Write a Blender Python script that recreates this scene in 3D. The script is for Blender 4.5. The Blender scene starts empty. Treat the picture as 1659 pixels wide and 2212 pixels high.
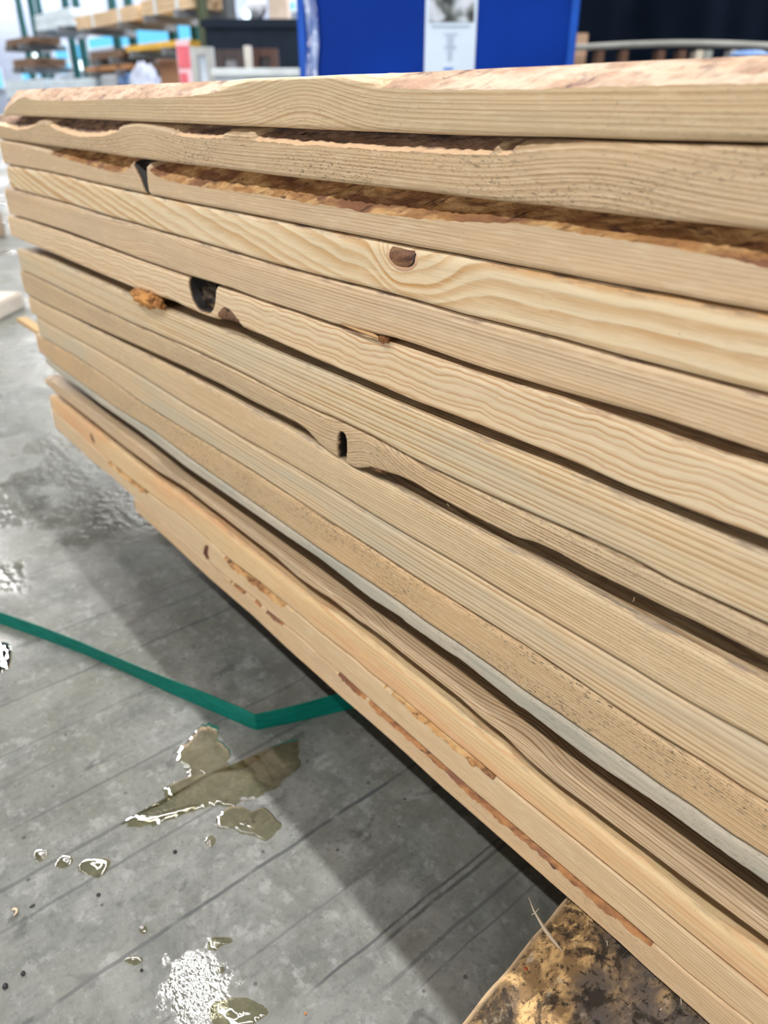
import bpy, bmesh, math, random
import numpy as np
from mathutils import Vector, Matrix
random.seed(7); RNG = np.random.default_rng(7)
S = bpy.context.scene
COL = S.collection

# ------------------------------------------------------------------ camera geometry (image taken as 1659 x 2212)
F = 1600.0; CX = 829.5; CY = 1106.0; HC = 0.6; DC = 0.31
TH = math.atan((CY - 220) / F); AZ = math.atan2(1507, F / math.cos(TH))
FH = np.array([-math.cos(AZ), math.sin(AZ), 0.0]); UP = np.array([0, 0, 1.0]); RT = np.cross(FH, UP)
FW = FH * math.cos(TH) - UP * math.sin(TH); CU = np.cross(RT, FW)
CAM = np.array([0, -DC, HC])
def ray(x, y): return FW * F + RT * (x - CX) - CU * (y - CY)
def on_y(x, y, Y=0.0):
    r = ray(x, y); return CAM + r * ((Y - CAM[1]) / r[1])
def on_z(x, y, z=0.0):
    r = ray(x, y); return CAM + r * ((z - CAM[2]) / r[2])
def at_d(x, y, D):
    r = ray(x, y); return CAM + r * (D / (r @ FH))
cam_d = bpy.data.cameras.new('camera'); cam = bpy.data.objects.new('camera', cam_d); COL.objects.link(cam)
cam.location = CAM; cam.rotation_euler = (math.pi / 2 - TH, 0, math.pi / 2 - AZ)
cam_d.sensor_fit = 'VERTICAL'; cam_d.lens = 26; cam_d.sensor_height = 26 * 2212 / F; cam_d.sensor_width = 26 * 1659 / F
cam_d.clip_start = 0.02; cam_d.clip_end = 200
cam_d.dof.use_dof = True; cam_d.dof.focus_distance = 0.47; cam_d.dof.aperture_fstop = 26 / 3.8
S.camera = cam
S.view_settings.view_transform = 'Standard'; S.view_settings.look = 'None'
S.view_settings.exposure = 0.28; S.view_settings.gamma = 1.0; S.view_settings.use_curve_mapping = False

# ------------------------------------------------------------------ helpers
def lin(c):
    f = lambda v: v / 12.92 if v <= 0.04045 else ((v + 0.055) / 1.055) ** 2.4
    return tuple(f(v / 255.0) for v in c) + (1.0,)
class NB:
    """small node-tree builder"""
    def __init__(s, name):
        s.m = bpy.data.materials.new(name); s.m.use_nodes = True; s.t = s.m.node_tree; s.t.nodes.clear()
        s.out = s.t.nodes.new('ShaderNodeOutputMaterial')
    def n(s, typ, **kw):
        nd = s.t.nodes.new(typ)
        for k, v in kw.items(): setattr(nd, k, v)
        return nd
    def put(s, sock, v):
        if v is None: return
        if isinstance(v, bpy.types.NodeSocket): s.t.links.new(v, sock)
        else: sock.default_value = v
    def math(s, op, a, b=None, c=None, clamp=False):
        nd = s.n('ShaderNodeMath', operation=op, use_clamp=clamp)
        for i, v in enumerate((a, b, c)): s.put(nd.inputs[i], v)
        return nd.outputs[0]
    def vmath(s, op, a, b=None):
        nd = s.n('ShaderNodeVectorMath', operation=op); s.put(nd.inputs[0], a); s.put(nd.inputs[1], b); return nd.outputs[0]
    def obj(s): return s.n('ShaderNodeTexCoord').outputs['Object']
    def sep(s, v):
        nd = s.n('ShaderNodeSeparateXYZ'); s.put(nd.inputs[0], v); return nd.outputs
    def comb(s, x, y, z):
        nd = s.n('ShaderNodeCombineXYZ')
        for i, v in enumerate((x, y, z)): s.put(nd.inputs[i], v)
        return nd.outputs[0]
    def noise(s, v, scale=1.0, detail=3, rough=0.5, dist=0.0):
        nd = s.n('ShaderNodeTexNoise'); s.put(nd.inputs['Vector'], v)
        nd.inputs['Scale'].default_value = scale; nd.inputs['Detail'].default_value = detail
        nd.inputs['Roughness'].default_value = rough; nd.inputs['Distortion'].default_value = dist
        return nd.outputs['Fac']
    def voro(s, v, scale=1.0, feature='F1'):
        nd = s.n('ShaderNodeTexVoronoi', feature=feature); s.put(nd.inputs['Vector'], v); nd.inputs['Scale'].default_value = scale
        return nd.outputs['Distance']
    def scl(s, v, k, off=(0, 0, 0)):
        return s.vmath('ADD', s.vmath('MULTIPLY', v, k), off)
    def smooth(s, v, a, b, lo=0.0, hi=1.0):
        nd = s.n('ShaderNodeMapRange', interpolation_type='SMOOTHSTEP')
        for i, q in enumerate((v, a, b, lo, hi)): s.put(nd.inputs[i], q)
        return nd.outputs[0]
    def mix(s, f, a, b, blend='MIX'):
        nd = s.n('ShaderNodeMix', data_type='RGBA', blend_type=blend)
        s.put(nd.inputs[0], f); s.put(nd.inputs[6], a); s.put(nd.inputs[7], b); return nd.outputs[2]
    def ramp(s, f, stops, interp='LINEAR'):
        nd = s.n('ShaderNodeValToRGB'); cr = nd.color_ramp; cr.interpolation = interp
        while len(cr.elements) < len(stops): cr.elements.new(0.5)
        for e, (p, c) in zip(cr.elements, stops): e.position = p; e.color = c
        s.put(nd.inputs[0], f); return nd.outputs[0]
    def attr(s, name): return s.n('ShaderNodeAttribute', attribute_name=name).outputs['Fac']
    def bump(s, h, strength=0.3, dist=0.001):
        nd = s.n('ShaderNodeBump'); nd.inputs['Strength'].default_value = strength; nd.inputs['Distance'].default_value = dist
        s.put(nd.inputs['Height'], h); return nd.outputs[0]
    def bsdf(s, col, rough=0.6, spec=0.35, normal=None, metal=0.0, **kw):
        nd = s.n('ShaderNodeBsdfPrincipled')
        s.put(nd.inputs['Base Color'], col); s.put(nd.inputs['Roughness'], rough); s.put(nd.inputs['Specular IOR Level'], spec)
        s.put(nd.inputs['Metallic'], metal)
        if normal is not None: s.put(nd.inputs['Normal'], normal)
        for k, v in kw.items(): s.put(nd.inputs[k.replace('_', ' ')], v)
        s.t.links.new(nd.outputs[0], s.out.inputs[0]); return nd
def simple(name, rgb, rough=0.6, spec=0.35, metal=0.0, var=0.12, vs=6.0):
    b = NB(name); c = lin(rgb); p = b.obj()
    f = b.noise(p, vs, 4)
    dk = tuple(v * (1 - var) for v in c[:3]) + (1,); lt = tuple(min(1, v * (1 + var)) for v in c[:3]) + (1,)
    b.bsdf(b.mix(b.smooth(f, .3, .7), dk, lt), rough, spec, None, metal); return b.m
def emit(name, rgb, k):
    b = NB(name); e = b.n('ShaderNodeEmission'); e.inputs[0].default_value = lin(rgb); e.inputs[1].default_value = k
    b.t.links.new(e.outputs[0], b.out.inputs[0]); return b.m
def link(name, me, mat=None, parent=None, loc=None):
    o = bpy.data.objects.new(name, me); COL.objects.link(o)
    if mat is not None: me.materials.append(mat)
    if loc is not None: o.location = loc
    if parent is not None: o.parent = parent
    return o
def tag(o, label, cat, group=None, kind=None):
    if label: o['label'] = label
    if cat: o['category'] = cat
    if group: o['group'] = group
    if kind: o['kind'] = kind
    return o
def empty(name, loc, rz=0.0):
    o = bpy.data.objects.new(name, None); COL.objects.link(o); o.location = loc; o.rotation_euler = (0, 0, rz); o.empty_display_size = .05; return o
def struct(name, o): o['kind'] = 'structure'; o.name = name; return o
def mesh(name, vs, fs, smooth=False):
    me = bpy.data.meshes.new(name); me.from_pydata([tuple(v) for v in vs], [], fs); me.update()
    if smooth:
        for p in me.polygons: p.use_smooth = True
    return me
def bm_mesh(name, bm, smooth=False):
    bmesh.ops.recalc_face_normals(bm, faces=bm.faces)
    me = bpy.data.meshes.new(name); bm.to_mesh(me); bm.free()
    if smooth:
        for p in me.polygons: p.use_smooth = True
    return me
def box(bm, lo, hi, bev=0.0, M=None):
    r = bmesh.ops.create_cube(bm, size=1.0); vs = r['verts']
    for v in vs:
        v.co = Vector([(lo[i] + hi[i]) / 2 + v.co[i] * (hi[i] - lo[i]) for i in range(3)])
    if bev > 0:
        es = list({e for v in vs for e in v.link_edges})
        rr = bmesh.ops.bevel(bm, geom=es, offset=bev, segments=2, affect='EDGES'); vs = rr['verts']
    if M is not None:
        for v in set(vs): v.co = M @ v.co
    return vs
def boxes(name, items, bev=0.0):
    bm = bmesh.new()
    for lo, hi in items: box(bm, lo, hi, bev)
    return bm_mesh(name, bm)
def tube(name, pts, rad, seg=10):
    bm = bmesh.new(); rings = []
    pts = [Vector(p) for p in pts]
    for i, p in enumerate(pts):
        d = (pts[min(i + 1, len(pts) - 1)] - pts[max(i - 1, 0)]).normalized()
        a = d.orthogonal().normalized() if i == 0 else (a - d * a.dot(d)).normalized()
        b_ = d.cross(a); r = rad[i] if hasattr(rad, '__len__') else rad
        rings.append([bm.verts.new(p + (a * math.cos(t) + b_ * math.sin(t)) * r) for t in [2 * math.pi * k / seg for k in range(seg)]])
    for r0, r1 in zip(rings, rings[1:]):
        for k in range(seg): bm.faces.new((r0[k], r0[(k + 1) % seg], r1[(k + 1) % seg], r1[k]))
    bm.faces.new(rings[0]); bm.faces.new(rings[-1])
    return bm_mesh(name, bm, True)
def lump(name, r, seed, sub=3, amp=0.25, freq=2.5):
    bm = bmesh.new(); bmesh.ops.create_icosphere(bm, subdivisions=sub, radius=1.0)
    from mathutils import noise as N
    for v in bm.verts:
        k = 1 + amp * N.noise(v.co * freq + Vector((seed * 3.1, seed * 1.7, 0)))  + amp * .5 * N.noise(v.co * freq * 2.7 + Vector((0, seed * 2.3, 0)))
        v.co = Vector((v.co.x * r[0], v.co.y * r[1], v.co.z * r[2])) * k
    return bm_mesh(name, bm, True)

# ------------------------------------------------------------------ wood materials
WL = (214, 191, 154); WD = (164, 126, 84)
def wood(name, light=WL, dark=WD, sp=0.0022, pith=(0.10, -0.12), tilt=0.0, warp=0.0015, con=0.8, humps=(), flat=False, leftslope=None,
         stain=0.0, staincol=(150, 146, 136), mold=0.0, top=0.3, topcol=(92, 84, 80), warm=0.25, warmcol=(222, 178, 128), seed=0.0, wav=None, wide=0.0, fib=1.0):
    light = (light[0], light[1] + 1, light[2] + 6)
    b = NB(name); P = b.obj(); x, y, z = b.sep(P)[:3]; off = (seed * 7.3, seed * 3.1, seed * 5.7)
    v = b.attr('vpos')
    lowf = b.math('SUBTRACT', b.noise(b.scl(P, (5, 16, 16), off), 1, 2), .5)
    if flat:
        r = b.math('ADD', b.math('MULTIPLY', z, 1.0), b.math('MULTIPLY', y, flat))
    else:
        dy = b.math('SUBTRACT', y, pith[0]); dz = b.math('SUBTRACT', z, pith[1])
        r = b.math('SQRT', b.math('ADD', b.math('MULTIPLY', dy, dy), b.math('MULTIPLY', dz, dz)))
    r = b.math('ADD', r, b.math('MULTIPLY', x, tilt))
    r = b.math('ADD', r, b.math('MULTIPLY', lowf, warp * 2))
    if leftslope:
        r = b.math('ADD', r, b.math('MULTIPLY', b.math('MAXIMUM', b.math('SUBTRACT', leftslope[0], x), 0.0), leftslope[1]))
    if wav:  # travelling waves in the grain, strongest towards the upper edge
        w = b.noise(b.comb(b.math('MULTIPLY', x, wav[0]), b.math('MULTIPLY', z, wav[1]), seed), 1, 2)
        r = b.math('ADD', r, b.math('MULTIPLY', b.math('SUBTRACT', w, .5), wav[2]))
    for (hx, hz, wx, wz, A) in humps:
        ux = b.math('DIVIDE', b.math('SUBTRACT', x, hx), wx); uz = b.math('DIVIDE', b.math('SUBTRACT', z, hz), wz)
        q = b.math('ADD', b.math('MULTIPLY', ux, ux), b.math('MULTIPLY', uz, uz))
        r = b.math('ADD', r, b.math('MULTIPLY', b.math('EXPONENT', b.math('MULTIPLY', q, -1.0)), A))
    rs = b.math('DIVIDE', r, sp)
    j = b.noise(b.comb(b.math('MULTIPLY', rs, .55), 3.3 + seed, 0.0), 1, 1)
    rs = b.math('ADD', rs, b.math('MULTIPLY', j, 1.6))
    f = b.math('FRACT', rs)
    late = b.math('MULTIPLY', b.smooth(f, .28 - wide, .82), b.smooth(f, .86, 1.0, 1.0, 0.0))
    ringc = b.noise(b.comb(b.math('MULTIPLY', b.math('FLOOR', rs), 7.7), seed, 0.0), 1, 0)
    cvar = b.noise(b.scl(P, (7, 30, 30), off), 1, 2)
    amt = b.math('MULTIPLY', late, b.math('MULTIPLY', b.math('MULTIPLY_ADD', ringc, 1.5, .1), b.math('MULTIPLY_ADD', cvar, .8, con - .4)), clamp=True)
    base = b.mix(b.math('MULTIPLY', b.smooth(b.noise(b.scl(P, (4, 28, 28), (seed, 9, 4)), 1, 3), .4, .72), warm), lin(light), lin(warmcol))
    col = b.mix(amt, base, lin(dark))
    fibn = b.noise(b.scl(P, (22, 900, 900), off), 1, 3, .6)
    col = b.mix(b.math('MULTIPLY', b.smooth(fibn, .42, .8), .32 * fib), col, lin(tuple(int(k * .72) for k in light)))
    pale = b.noise(b.scl(P, (60, 420, 420), off), 1, 2)
    col = b.mix(b.math('MULTIPLY', b.smooth(pale, .5, .75), .22), col, lin((236, 218, 188)))
    if stain > 0:
        sm = b.smooth(b.noise(b.scl(P, (6, 34, 34), (seed * 2, 1, 8)), 1, 3, .55), .42, .66)
        col = b.mix(b.math('MULTIPLY', sm, stain), col, lin(staincol))
    if mold > 0:
        mk = b.smooth(b.noise(b.scl(P, (9, 40, 40), (seed * 4, 5, 1)), 1, 3), .36, .60)
        sp1 = b.smooth(b.noise(b.scl(P, (190, 900, 900), off), 1, 3, .65), .56, .66)
        sp2 = b.smooth(b.noise(b.scl(P, (420, 1300, 1300), off), 1, 2), .60, .70)
        col = b.mix(b.math('MULTIPLY', b.math('MAXIMUM', sp1, sp2), b.math('MULTIPLY', mk, mold), clamp=True), col, lin((78, 74, 62)))
    # scattered tiny dark pits
    pit = b.smooth(b.voro(b.scl(P, (75, 160, 160), off), 1), .055, .03)
    col = b.mix(b.math('MULTIPLY', pit, .55), col, lin((70, 58, 48)))
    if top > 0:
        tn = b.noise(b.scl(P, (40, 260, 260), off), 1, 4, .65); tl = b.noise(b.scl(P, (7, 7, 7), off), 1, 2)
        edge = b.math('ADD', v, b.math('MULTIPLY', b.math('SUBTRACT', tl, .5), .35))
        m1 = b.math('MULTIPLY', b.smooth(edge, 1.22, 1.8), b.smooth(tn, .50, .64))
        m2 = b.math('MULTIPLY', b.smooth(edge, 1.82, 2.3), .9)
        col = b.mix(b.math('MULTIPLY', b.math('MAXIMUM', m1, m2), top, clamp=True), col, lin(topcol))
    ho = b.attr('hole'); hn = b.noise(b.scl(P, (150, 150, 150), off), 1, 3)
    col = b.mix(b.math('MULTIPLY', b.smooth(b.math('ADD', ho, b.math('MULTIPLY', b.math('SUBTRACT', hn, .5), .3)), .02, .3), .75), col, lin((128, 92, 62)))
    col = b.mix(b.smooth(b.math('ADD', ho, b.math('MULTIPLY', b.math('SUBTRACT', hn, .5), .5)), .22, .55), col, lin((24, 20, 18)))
    h = b.math('ADD', b.math('MULTIPLY', amt, -.35), b.math('MULTIPLY', b.noise(b.scl(P, (60, 1500, 1500), off), 1, 3, .7), .5))
    h = b.math('ADD', h, b.math('MULTIPLY', b.noise(b.scl(P, (300, 300, 300), off), 1, 2), .25))
    b.bsdf(col, b.math('MULTIPLY_ADD', amt, -.08, .50), .38, b.bump(h, .55, .0007))
    return b.m
def bark(name, pale, mid, dark, pal_edge=0.0, patch=(28, 70, 70), thr=(.42, .62), seed=0.0, crack=.8, third=None, rough=.75):
    b = NB(name); P = b.obj(); off = (seed * 5.1, seed * 2.7, seed * 3.3); x, y, z = b.sep(P)[:3]; v = b.attr('vpos')
    # streaks lean across the edge the way torn bast does
    Q = b.comb(b.math('ADD', x, b.math('MULTIPLY', z, -.9)), y, z)
    n1 = b.noise(b.scl(Q, patch, off), 1, 4, .6, .4); n2 = b.noise(b.scl(Q, (110, 160, 160), off), 1, 4, .65)
    col = b.mix(b.smooth(n1, thr[0], thr[1]), lin(pale), lin(mid))
    col = b.mix(b.smooth(b.noise(b.scl(Q, (60, 90, 90), (seed, 8, 2)), 1, 4, .6, .6), .54, .68), col, lin(dark))
    if third: col = b.mix(b.smooth(b.noise(b.scl(Q, (18, 50, 50), (seed, 3, 7)), 1, 3), .48, .62), col, lin(third))
    col = b.mix(b.math('MULTIPLY', b.smooth(n2, .45, .75), .45), col, lin(tuple(int(k * .62) for k in mid)))
    ck = b.smooth(b.voro(b.scl(Q, (26, 7, 7), off), 1, 'DISTANCE_TO_EDGE'), .03, .006)
    ck = b.math('MULTIPLY', ck, b.smooth(b.noise(b.scl(Q, (22, 40, 40), (seed, 1, 1)), 1, 3), .50, .62))
    col = b.mix(b.math('MULTIPLY', ck, crack), col, lin((46, 34, 28)))
    if pal_edge > 0:
        e = b.math('ADD', v, b.math('MULTIPLY', b.math('SUBTRACT', b.noise(b.scl(P, (35, 35, 35), off), 1, 3), .5), .25))
        col = b.mix(b.smooth(e, 1.0 + pal_edge, 1.0 + pal_edge * .6), col, lin((236, 200, 162)))
    h = b.math('ADD', n2, b.math('MULTIPLY', b.noise(b.scl(P, (400, 500, 500), off), 1, 3), .5))
    h = b.math('SUBTRACT', h, b.math('MULTIPLY', ck, .8))
    b.bsdf(col, rough, .25, b.bump(h, .7, .0012)); return b.m

# ------------------------------------------------------------------ the sawn boards: traced on the stack's front plane (Y = 0)
def trace(pts, Y=0.0):
    q = np.array([on_y(px, py, Y) for px, py in pts]); i = np.argsort(q[:, 0]); return q[i, 0], q[i, 2]
def ev(tr, xs, sig=0.0022):
    z = np.interp(xs, tr[0], tr[1])
    if sig <= 0: return z
    g = np.arange(xs[0] - .05, xs[-1] + .05, .0008); zz = np.interp(g, tr[0], tr[1]); k = np.exp(-.5 * (np.arange(-12, 13) * .0008 / sig) ** 2); k /= k.sum()
    zs = np.convolve(np.pad(zz, 12, mode='edge'), k, 'valid'); return np.interp(xs, g, zs)
def vnoise(xs, step, seed):
    r = np.random.default_rng(seed); n = int((xs.max() - xs.min()) / step) + 4
    return np.interp(xs, xs.min() + np.arange(n) * step, r.uniform(-1, 1, n))
XR = 0.42; W = 0.34
BOT = {}   # bottom trace of each board
class Board: pass
def stations(xl, fine=()):
    xs = [xl]; x = xl
    while x < -.02:
        st = .0026
        for a, b_ in fine:
            if a < x < b_: st = .0008
        x += st; xs.append(x)
    xs += list(np.linspace(x + .01, XR, 30)); return np.array(xs)
def build_board(name, xl, zb, zt, zft, zfb, wt, wb, mat, matw=None, matwb=None, xs=None, dent=None, edge_amp=.00025, wname='wane_edge', wbname='bark_pocket', seed=0, wane_min=.0075, wjag=.0009, bottom_thr=.006, yoff=0.0, NF=16):
    """all of zb.. are arrays over xs. Section: back bottom, bottom wane, front face, top wane, back top."""
    n = len(xs); NT = 9; NBm = 6
    en = vnoise(xs, .004, seed) * edge_amp + vnoise(xs, .0013, seed + 1) * edge_amp * .6
    eb = vnoise(xs, .004, seed + 2) * edge_amp + vnoise(xs, .0013, seed + 3) * edge_amp * .6
    zft = zft + en; zfb = zfb + eb
    rows = []; vp = []
    rows.append((np.full(n, W), zb)); vp.append(-1.0)
    for k in range(NBm):      # bottom wane, from (wb, zb) to (0, zfb)
        t = k / NBm * math.pi / 2
        rows.append((wb * (1 - math.sin(t)), zb + (zfb - zb) * (1 - math.cos(t)))); vp.append(-.9 + .9 * k / NBm)
    for k in range(NF + 1):
        rows.append((np.zeros(n), zfb + (zft - zfb) * k / NF)); vp.append(k / NF)
    big = (zt - zft) > (wane_min if matw else 1.0)
    for k in range(1, NT + 1):
        t = k / NT * math.pi / 2
        yy = wt * (1 - math.cos(t)); zz = zft + (zt - zft) * math.sin(t)
        yl = wt * k / NT; zl = zft + (zt - zft) * (k / NT) ** .85      # flatter bevel where bark is left
        yv = np.where(big, yl, yy); zv = np.where(big, zl, zz)
        if k < NT:
            j = (vnoise(xs, .003, seed + 10 + k) + .6 * vnoise(xs, .011, seed + 30 + k)) * wjag * np.clip((zt - zft - .004) / .006, 0, 1) * (1.0 if matw else .15)
            yv = yv + j; zv = zv - j * .5
        rows.append((yv, zv)); vp.append(1 + k / NT)
    rows.append((np.full(n, W), zt)); vp.append(2.6)
    R = len(rows)
    Y = np.array([r[0] for r in rows]); Z = np.array([r[1] for r in rows]); X = np.tile(xs, (R, 1))
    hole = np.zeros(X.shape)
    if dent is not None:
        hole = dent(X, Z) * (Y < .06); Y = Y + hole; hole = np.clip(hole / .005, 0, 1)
    Y = Y + yoff
    zc = float(np.median((zt + zb) / 2)); z0 = zc
    vid = np.arange(R * n).reshape(R, n)
    V = np.stack([X.ravel(), Y.ravel(), Z.ravel() - z0], 1)
    fm, fw, fb = [], [], []
    iT = 1 + NBm + NF; bigb = (zfb - zb) > bottom_thr
    for r in range(R - 1):
        for c in range(n - 1):
            q = (vid[r, c], vid[r, c + 1], vid[r + 1, c + 1], vid[r + 1, c])
            if matw and iT <= r < iT + NT and big[c] and big[c + 1]: fw.append(q)
            elif matwb and 1 <= r < 1 + NBm and bigb[c] and bigb[c + 1]: fb.append(q)
            else: fm.append(q)
    for c in range(n - 1): fm.append((vid[R - 1, c], vid[R - 1, c + 1], vid[0, c + 1], vid[0, c]))
    fm.append(tuple(vid[::-1, 0])); fm.append(tuple(vid[:, n - 1]))
    vpa = np.repeat(np.array(vp), n)
    def sub(nm, faces, m, parent=None):
        used = sorted({i for f in faces for i in f}); mp = {u: k for k, u in enumerate(used)}
        me = mesh(nm, V[used], [tuple(mp[i] for i in f) for f in faces], True)
        a = me.attributes.new('vpos', 'FLOAT', 'POINT'); a.data.foreach_set('value', vpa[used].astype(np.float32))
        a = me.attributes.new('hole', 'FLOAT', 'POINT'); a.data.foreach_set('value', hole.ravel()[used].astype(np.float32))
        o = link(nm, me, m, parent)
        return o
    o = sub(name, fm, mat); o.location = (0, 0, z0)
    def runs(faces):
        cols = sorted({f[0] % n for f in faces}); out = []; cur = []
        for c in cols:
            if cur and c != cur[-1] + 1: out.append(cur); cur = []
            cur.append(c)
        out.append(cur)
        return [[f for f in faces if f[0] % n in set(q)] for q in out if q]
    if fw:
        for q in runs(fw): sub(wname, q, matw, o)
    if fb:
        for q in runs(fb): sub(wbname, q, matwb, o)
    o['_z0'] = z0
    return o

B = {}
B[1] = [(8,249),(100,253),(200,258),(300,263),(400,267),(500,272),(600,276),(700,281),(800,285),(900,289),(1000,293),(1100,295),(1200,296),(1300,299.5),(1400,303),(1500,305),(1659,308.5)]
T1 = [(8,244),(20,229),(40,213),(55,209),(62,213),(75,216),(100,217),(150,217.5),(200,216),(250,214),(300,212),(350,211),(400,209),(440,204),(470,198),(500,190),(530,181),(550,178),(600,175),(650,173),(700,172),(740,175),(780,183),(800,187),(850,191),(900,192.5),(950,193.5),(1000,194),(1100,194),(1200,192),(1259,190),(1350,187),(1450,184),(1550,182),(1659,179)]
TOP1 = [(9,243),(38,195),(100,191),(200,187),(300,182),(400,178),(500,173),(600,169),(700,166),(800,161),(900,156),(1000,151),(1100,146),(1200,142),(1300,136),(1400,131),(1500,127),(1600,122),(1659,119)]
T2 = [(0,270.6),(36,281),(60,278),(75,270.5),(92,267),(106,270.5),(120.5,280),(145,289),(169,294.7),(193,296),(217,295),(241,290),(260,281),(280,275),(301,274),(325.5,278),(350,284),(374,290),(400,296),(448,299),(496,297.5),(535,297.5),(557,304),(593,308),(641,313),(689,315),(800,323),(848,326),(945,331),(1020,334),(1072,335),(1110,334),(1150,331),(1200,327),(1250,321),(1300,321),(1380,323),(1500,327),(1659,332)]
B[2] = [(0,300.7),(48,306.7),(96,314),(145,321),(193,327),(241,334.5),(289,341.7),(337.5,347.7),(400,356),(496,367),(593,380),(689,391),(800,403),(896,413.5),(993,425.5),(1089,437.5),(1200,448),(1259,457),(1355,468),(1452,478.5),(1548,488),(1659,500)]
T3 = [(1,307),(24,311),(60,319),(108.5,333),(145,344),(181,355),(217,364.6),(241,370.6),(260,373),(270,370),(277,366),(289,355),(297,352),(316,360),(323,368),(337.5,381.5),(362,389),(400,398),(448,405.6),(496,411.6),(569,421),(617,429.7),(665,439),(713,445),(762,454),(800,460),(848,465),(896,472.5),(969,477),(1017,480),(1065,481),(1113,483),(1162,487),(1259,506),(1343,519),(1428,531),(1500,543.4),(1572,558),(1659,582)]
B[3] = [(6,354),(48,361),(96,369.4),(145,380),(193,392),(241,403),(309,417.6),(400,437),(496,455),(593,474),(689,493.6),(800,515),(896,534),(993,550.6),(1089,570),(1200,590.5),(1259,602.5),(1355,620.5),(1452,637.4),(1548,656.7),(1659,676)]
B[4] = [(19,405.6),(48,413),(96,426),(145,439),(193,454),(241,469.5),(289,481.5),(337.5,497),(400,513.5),(496,542),(593,571),(689,596.4),(800,623.5),(896,649.5),(993,678.4),(1089,702.5),(1200,730),(1259,747),(1355,773.7),(1452,799),(1548,824),(1659,852)]
B5F = [(20,462),(48,469.5),(96,484),(145,499.6),(193,517.7),(241,535.8),(301,559),(400,593),(496,621.8),(569,649.5),(641,672.4),(713,697.7),(800,719),(848,729),(896,743.5),(945,760.4),(993,777),(1053,792),(1101,800),(1137.5,811),(1200,823),(1259,837.6),(1355,866.5),(1428,888),(1476,910),(1500,918),(1572,940),(1659,970)]
B[5] = [(20,463),(48,470.5),(96,485),(145,500.6),(193,518.7),(241,536.8),(301,560),(400,594),(496,622.8),(569,650.5),(641,673.4),(713,698.7),(800,720.5),(848,731),(896,746),(945,763.4),(993,781),(1053,801),(1101,815),(1137.5,826),(1200,845),(1259,861.7),(1355,888),(1404,901),(1500,931),(1659,984)]
T6 = [(17,466),(48,474),(133,502),(241,541),(301,563),(400,597),(460,617),(496,628),(569,653),(641,677),(713,703),(800,731),(848,743.5),(896,760),(993,793),(1089,825.5),(1200,857),(1259,878.6),(1319,900),(1452,946),(1548,979.6),(1659,1012)]
B[6] = [(23,509),(60,526),(72,531),(120.5,550.6),(193,582),(241,602.5),(289,623),(337.5,640),(374,652),(400,664),(436,680),(460,688),(496,699),(526,710),(545,718),(569,727),(605,743.5),(665,770),(737.6,801.4),(800,827.5),(896,869),(981,900),(1089,942),(1200,985.6),(1259,1009.7),(1355,1054),(1452,1090.5),(1548,1128),(1659,1167.6)]
B6F = [(23,508),(60,525),(120.5,549.6),(193,581),(241,601.5),(289,622),(337.5,637),(360,637.5),(377,642),(388,651),(397,661),(410,667),(436,678.5),(456,684.5),(468,680),(477,668),(484,663),(494,666),(502,674),(512,687),(524,698),(545,714),(569,725.5),(605,742.5),(665,769),(737.6,800.4),(800,826.5),(896,868),(981,899),(1089,941),(1200,984.6),(1259,1008.7),(1355,1053),(1452,1089.5),(1548,1127),(1659,1166.6)]
T7 = [(35,537),(60,545),(96,558),(145,579.6),(241,620.5),(301,649.5),(337.5,664),(400,686),(472,712),(520.6,731.5),(593,763),(665,792),(737.6,820.7),(800,849),(925,900),(1017,938.6),(1089,967.5),(1200,1009),(1259,1036),(1355,1078),(1452,1117),(1548,1157),(1659,1200)]
B[7] = [(46,583),(96,607),(145,632),(193,655.5),(241,678),(289,701),(400,748),(472,782),(545,818),(617,857),(689,890.6),(713,900),(800,941.5),(896,995),(993,1042),(1089,1085.7),(1200,1134),(1259,1159),(1355,1204),(1452,1257),(1548,1301),(1659,1352)]
B[8] = [(55.5,635),(96,656.7),(145,679.6),(205,707),(241,724),(313,755.6),(400,795),(472,830),(545,869),(605,898),(641,916),(665,934),(689,962),(713,980),(737.6,996),(762,1011),(772,1014),(781,1012),(800,1012),(824,1019),(860,1030),(896,1047),(932.6,1071),(969,1090.5),(1017,1116),(1065,1140),(1113,1164),(1150,1173),(1200,1195),(1259,1229),(1319,1259),(1379.6,1288),(1440,1319),(1500,1347),(1572,1383),(1659,1428)]
T9 = [(56.7,637),(96,659),(145,682),(205,713),(241,731),(313,767),(400,810),(472,847),(545,886),(581,905),(617,925),(665,951),(689,966),(713,982),(737,998),(762,1013),(800,1033),(848,1055),(896,1082),(945,1107),(1017,1142),(1089,1179),(1200,1238),(1259,1273),(1331,1311),(1428,1360),(1500,1398),(1572,1434),(1659,1477)]
B[9] = [(72,679.6),(145,722),(193,748),(241,775),(313,818),(400,874),(448,901),(520.6,946),(593,985.6),(689,1042),(800,1110.5),(896,1167.6),(993,1223),(1089,1282),(1200,1347),(1259,1382),(1355,1439),(1452,1499),(1548,1553),(1659,1613.5)]
B[10] = [(83,725),(120.5,746),(169,775),(241,823),(313,876),(400,930),(472,974),(545,1019),(617,1066),(689,1114.6),(800,1184.5),(896,1248.6),(981,1301),(1065,1353),(1137.5,1399),(1200,1441),(1259,1481),(1331,1531.5),(1403.7,1579.7),(1476,1623),(1548,1666.5),(1597,1700),(1659,1737)]
B[11] = [(84,760),(120.5,790),(169,824.5),(241,876),(331.5,932),(400,984),(472,1035),(545,1085.7),(617,1136),(689,1187),(800,1261),(860,1301),(920.5,1346),(993,1394),(1065,1444.7),(1137.5,1498),(1200,1539),(1259,1581),(1331,1630),(1404,1683),(1428,1700),(1500,1748),(1572,1801),(1659,1856)]
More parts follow.
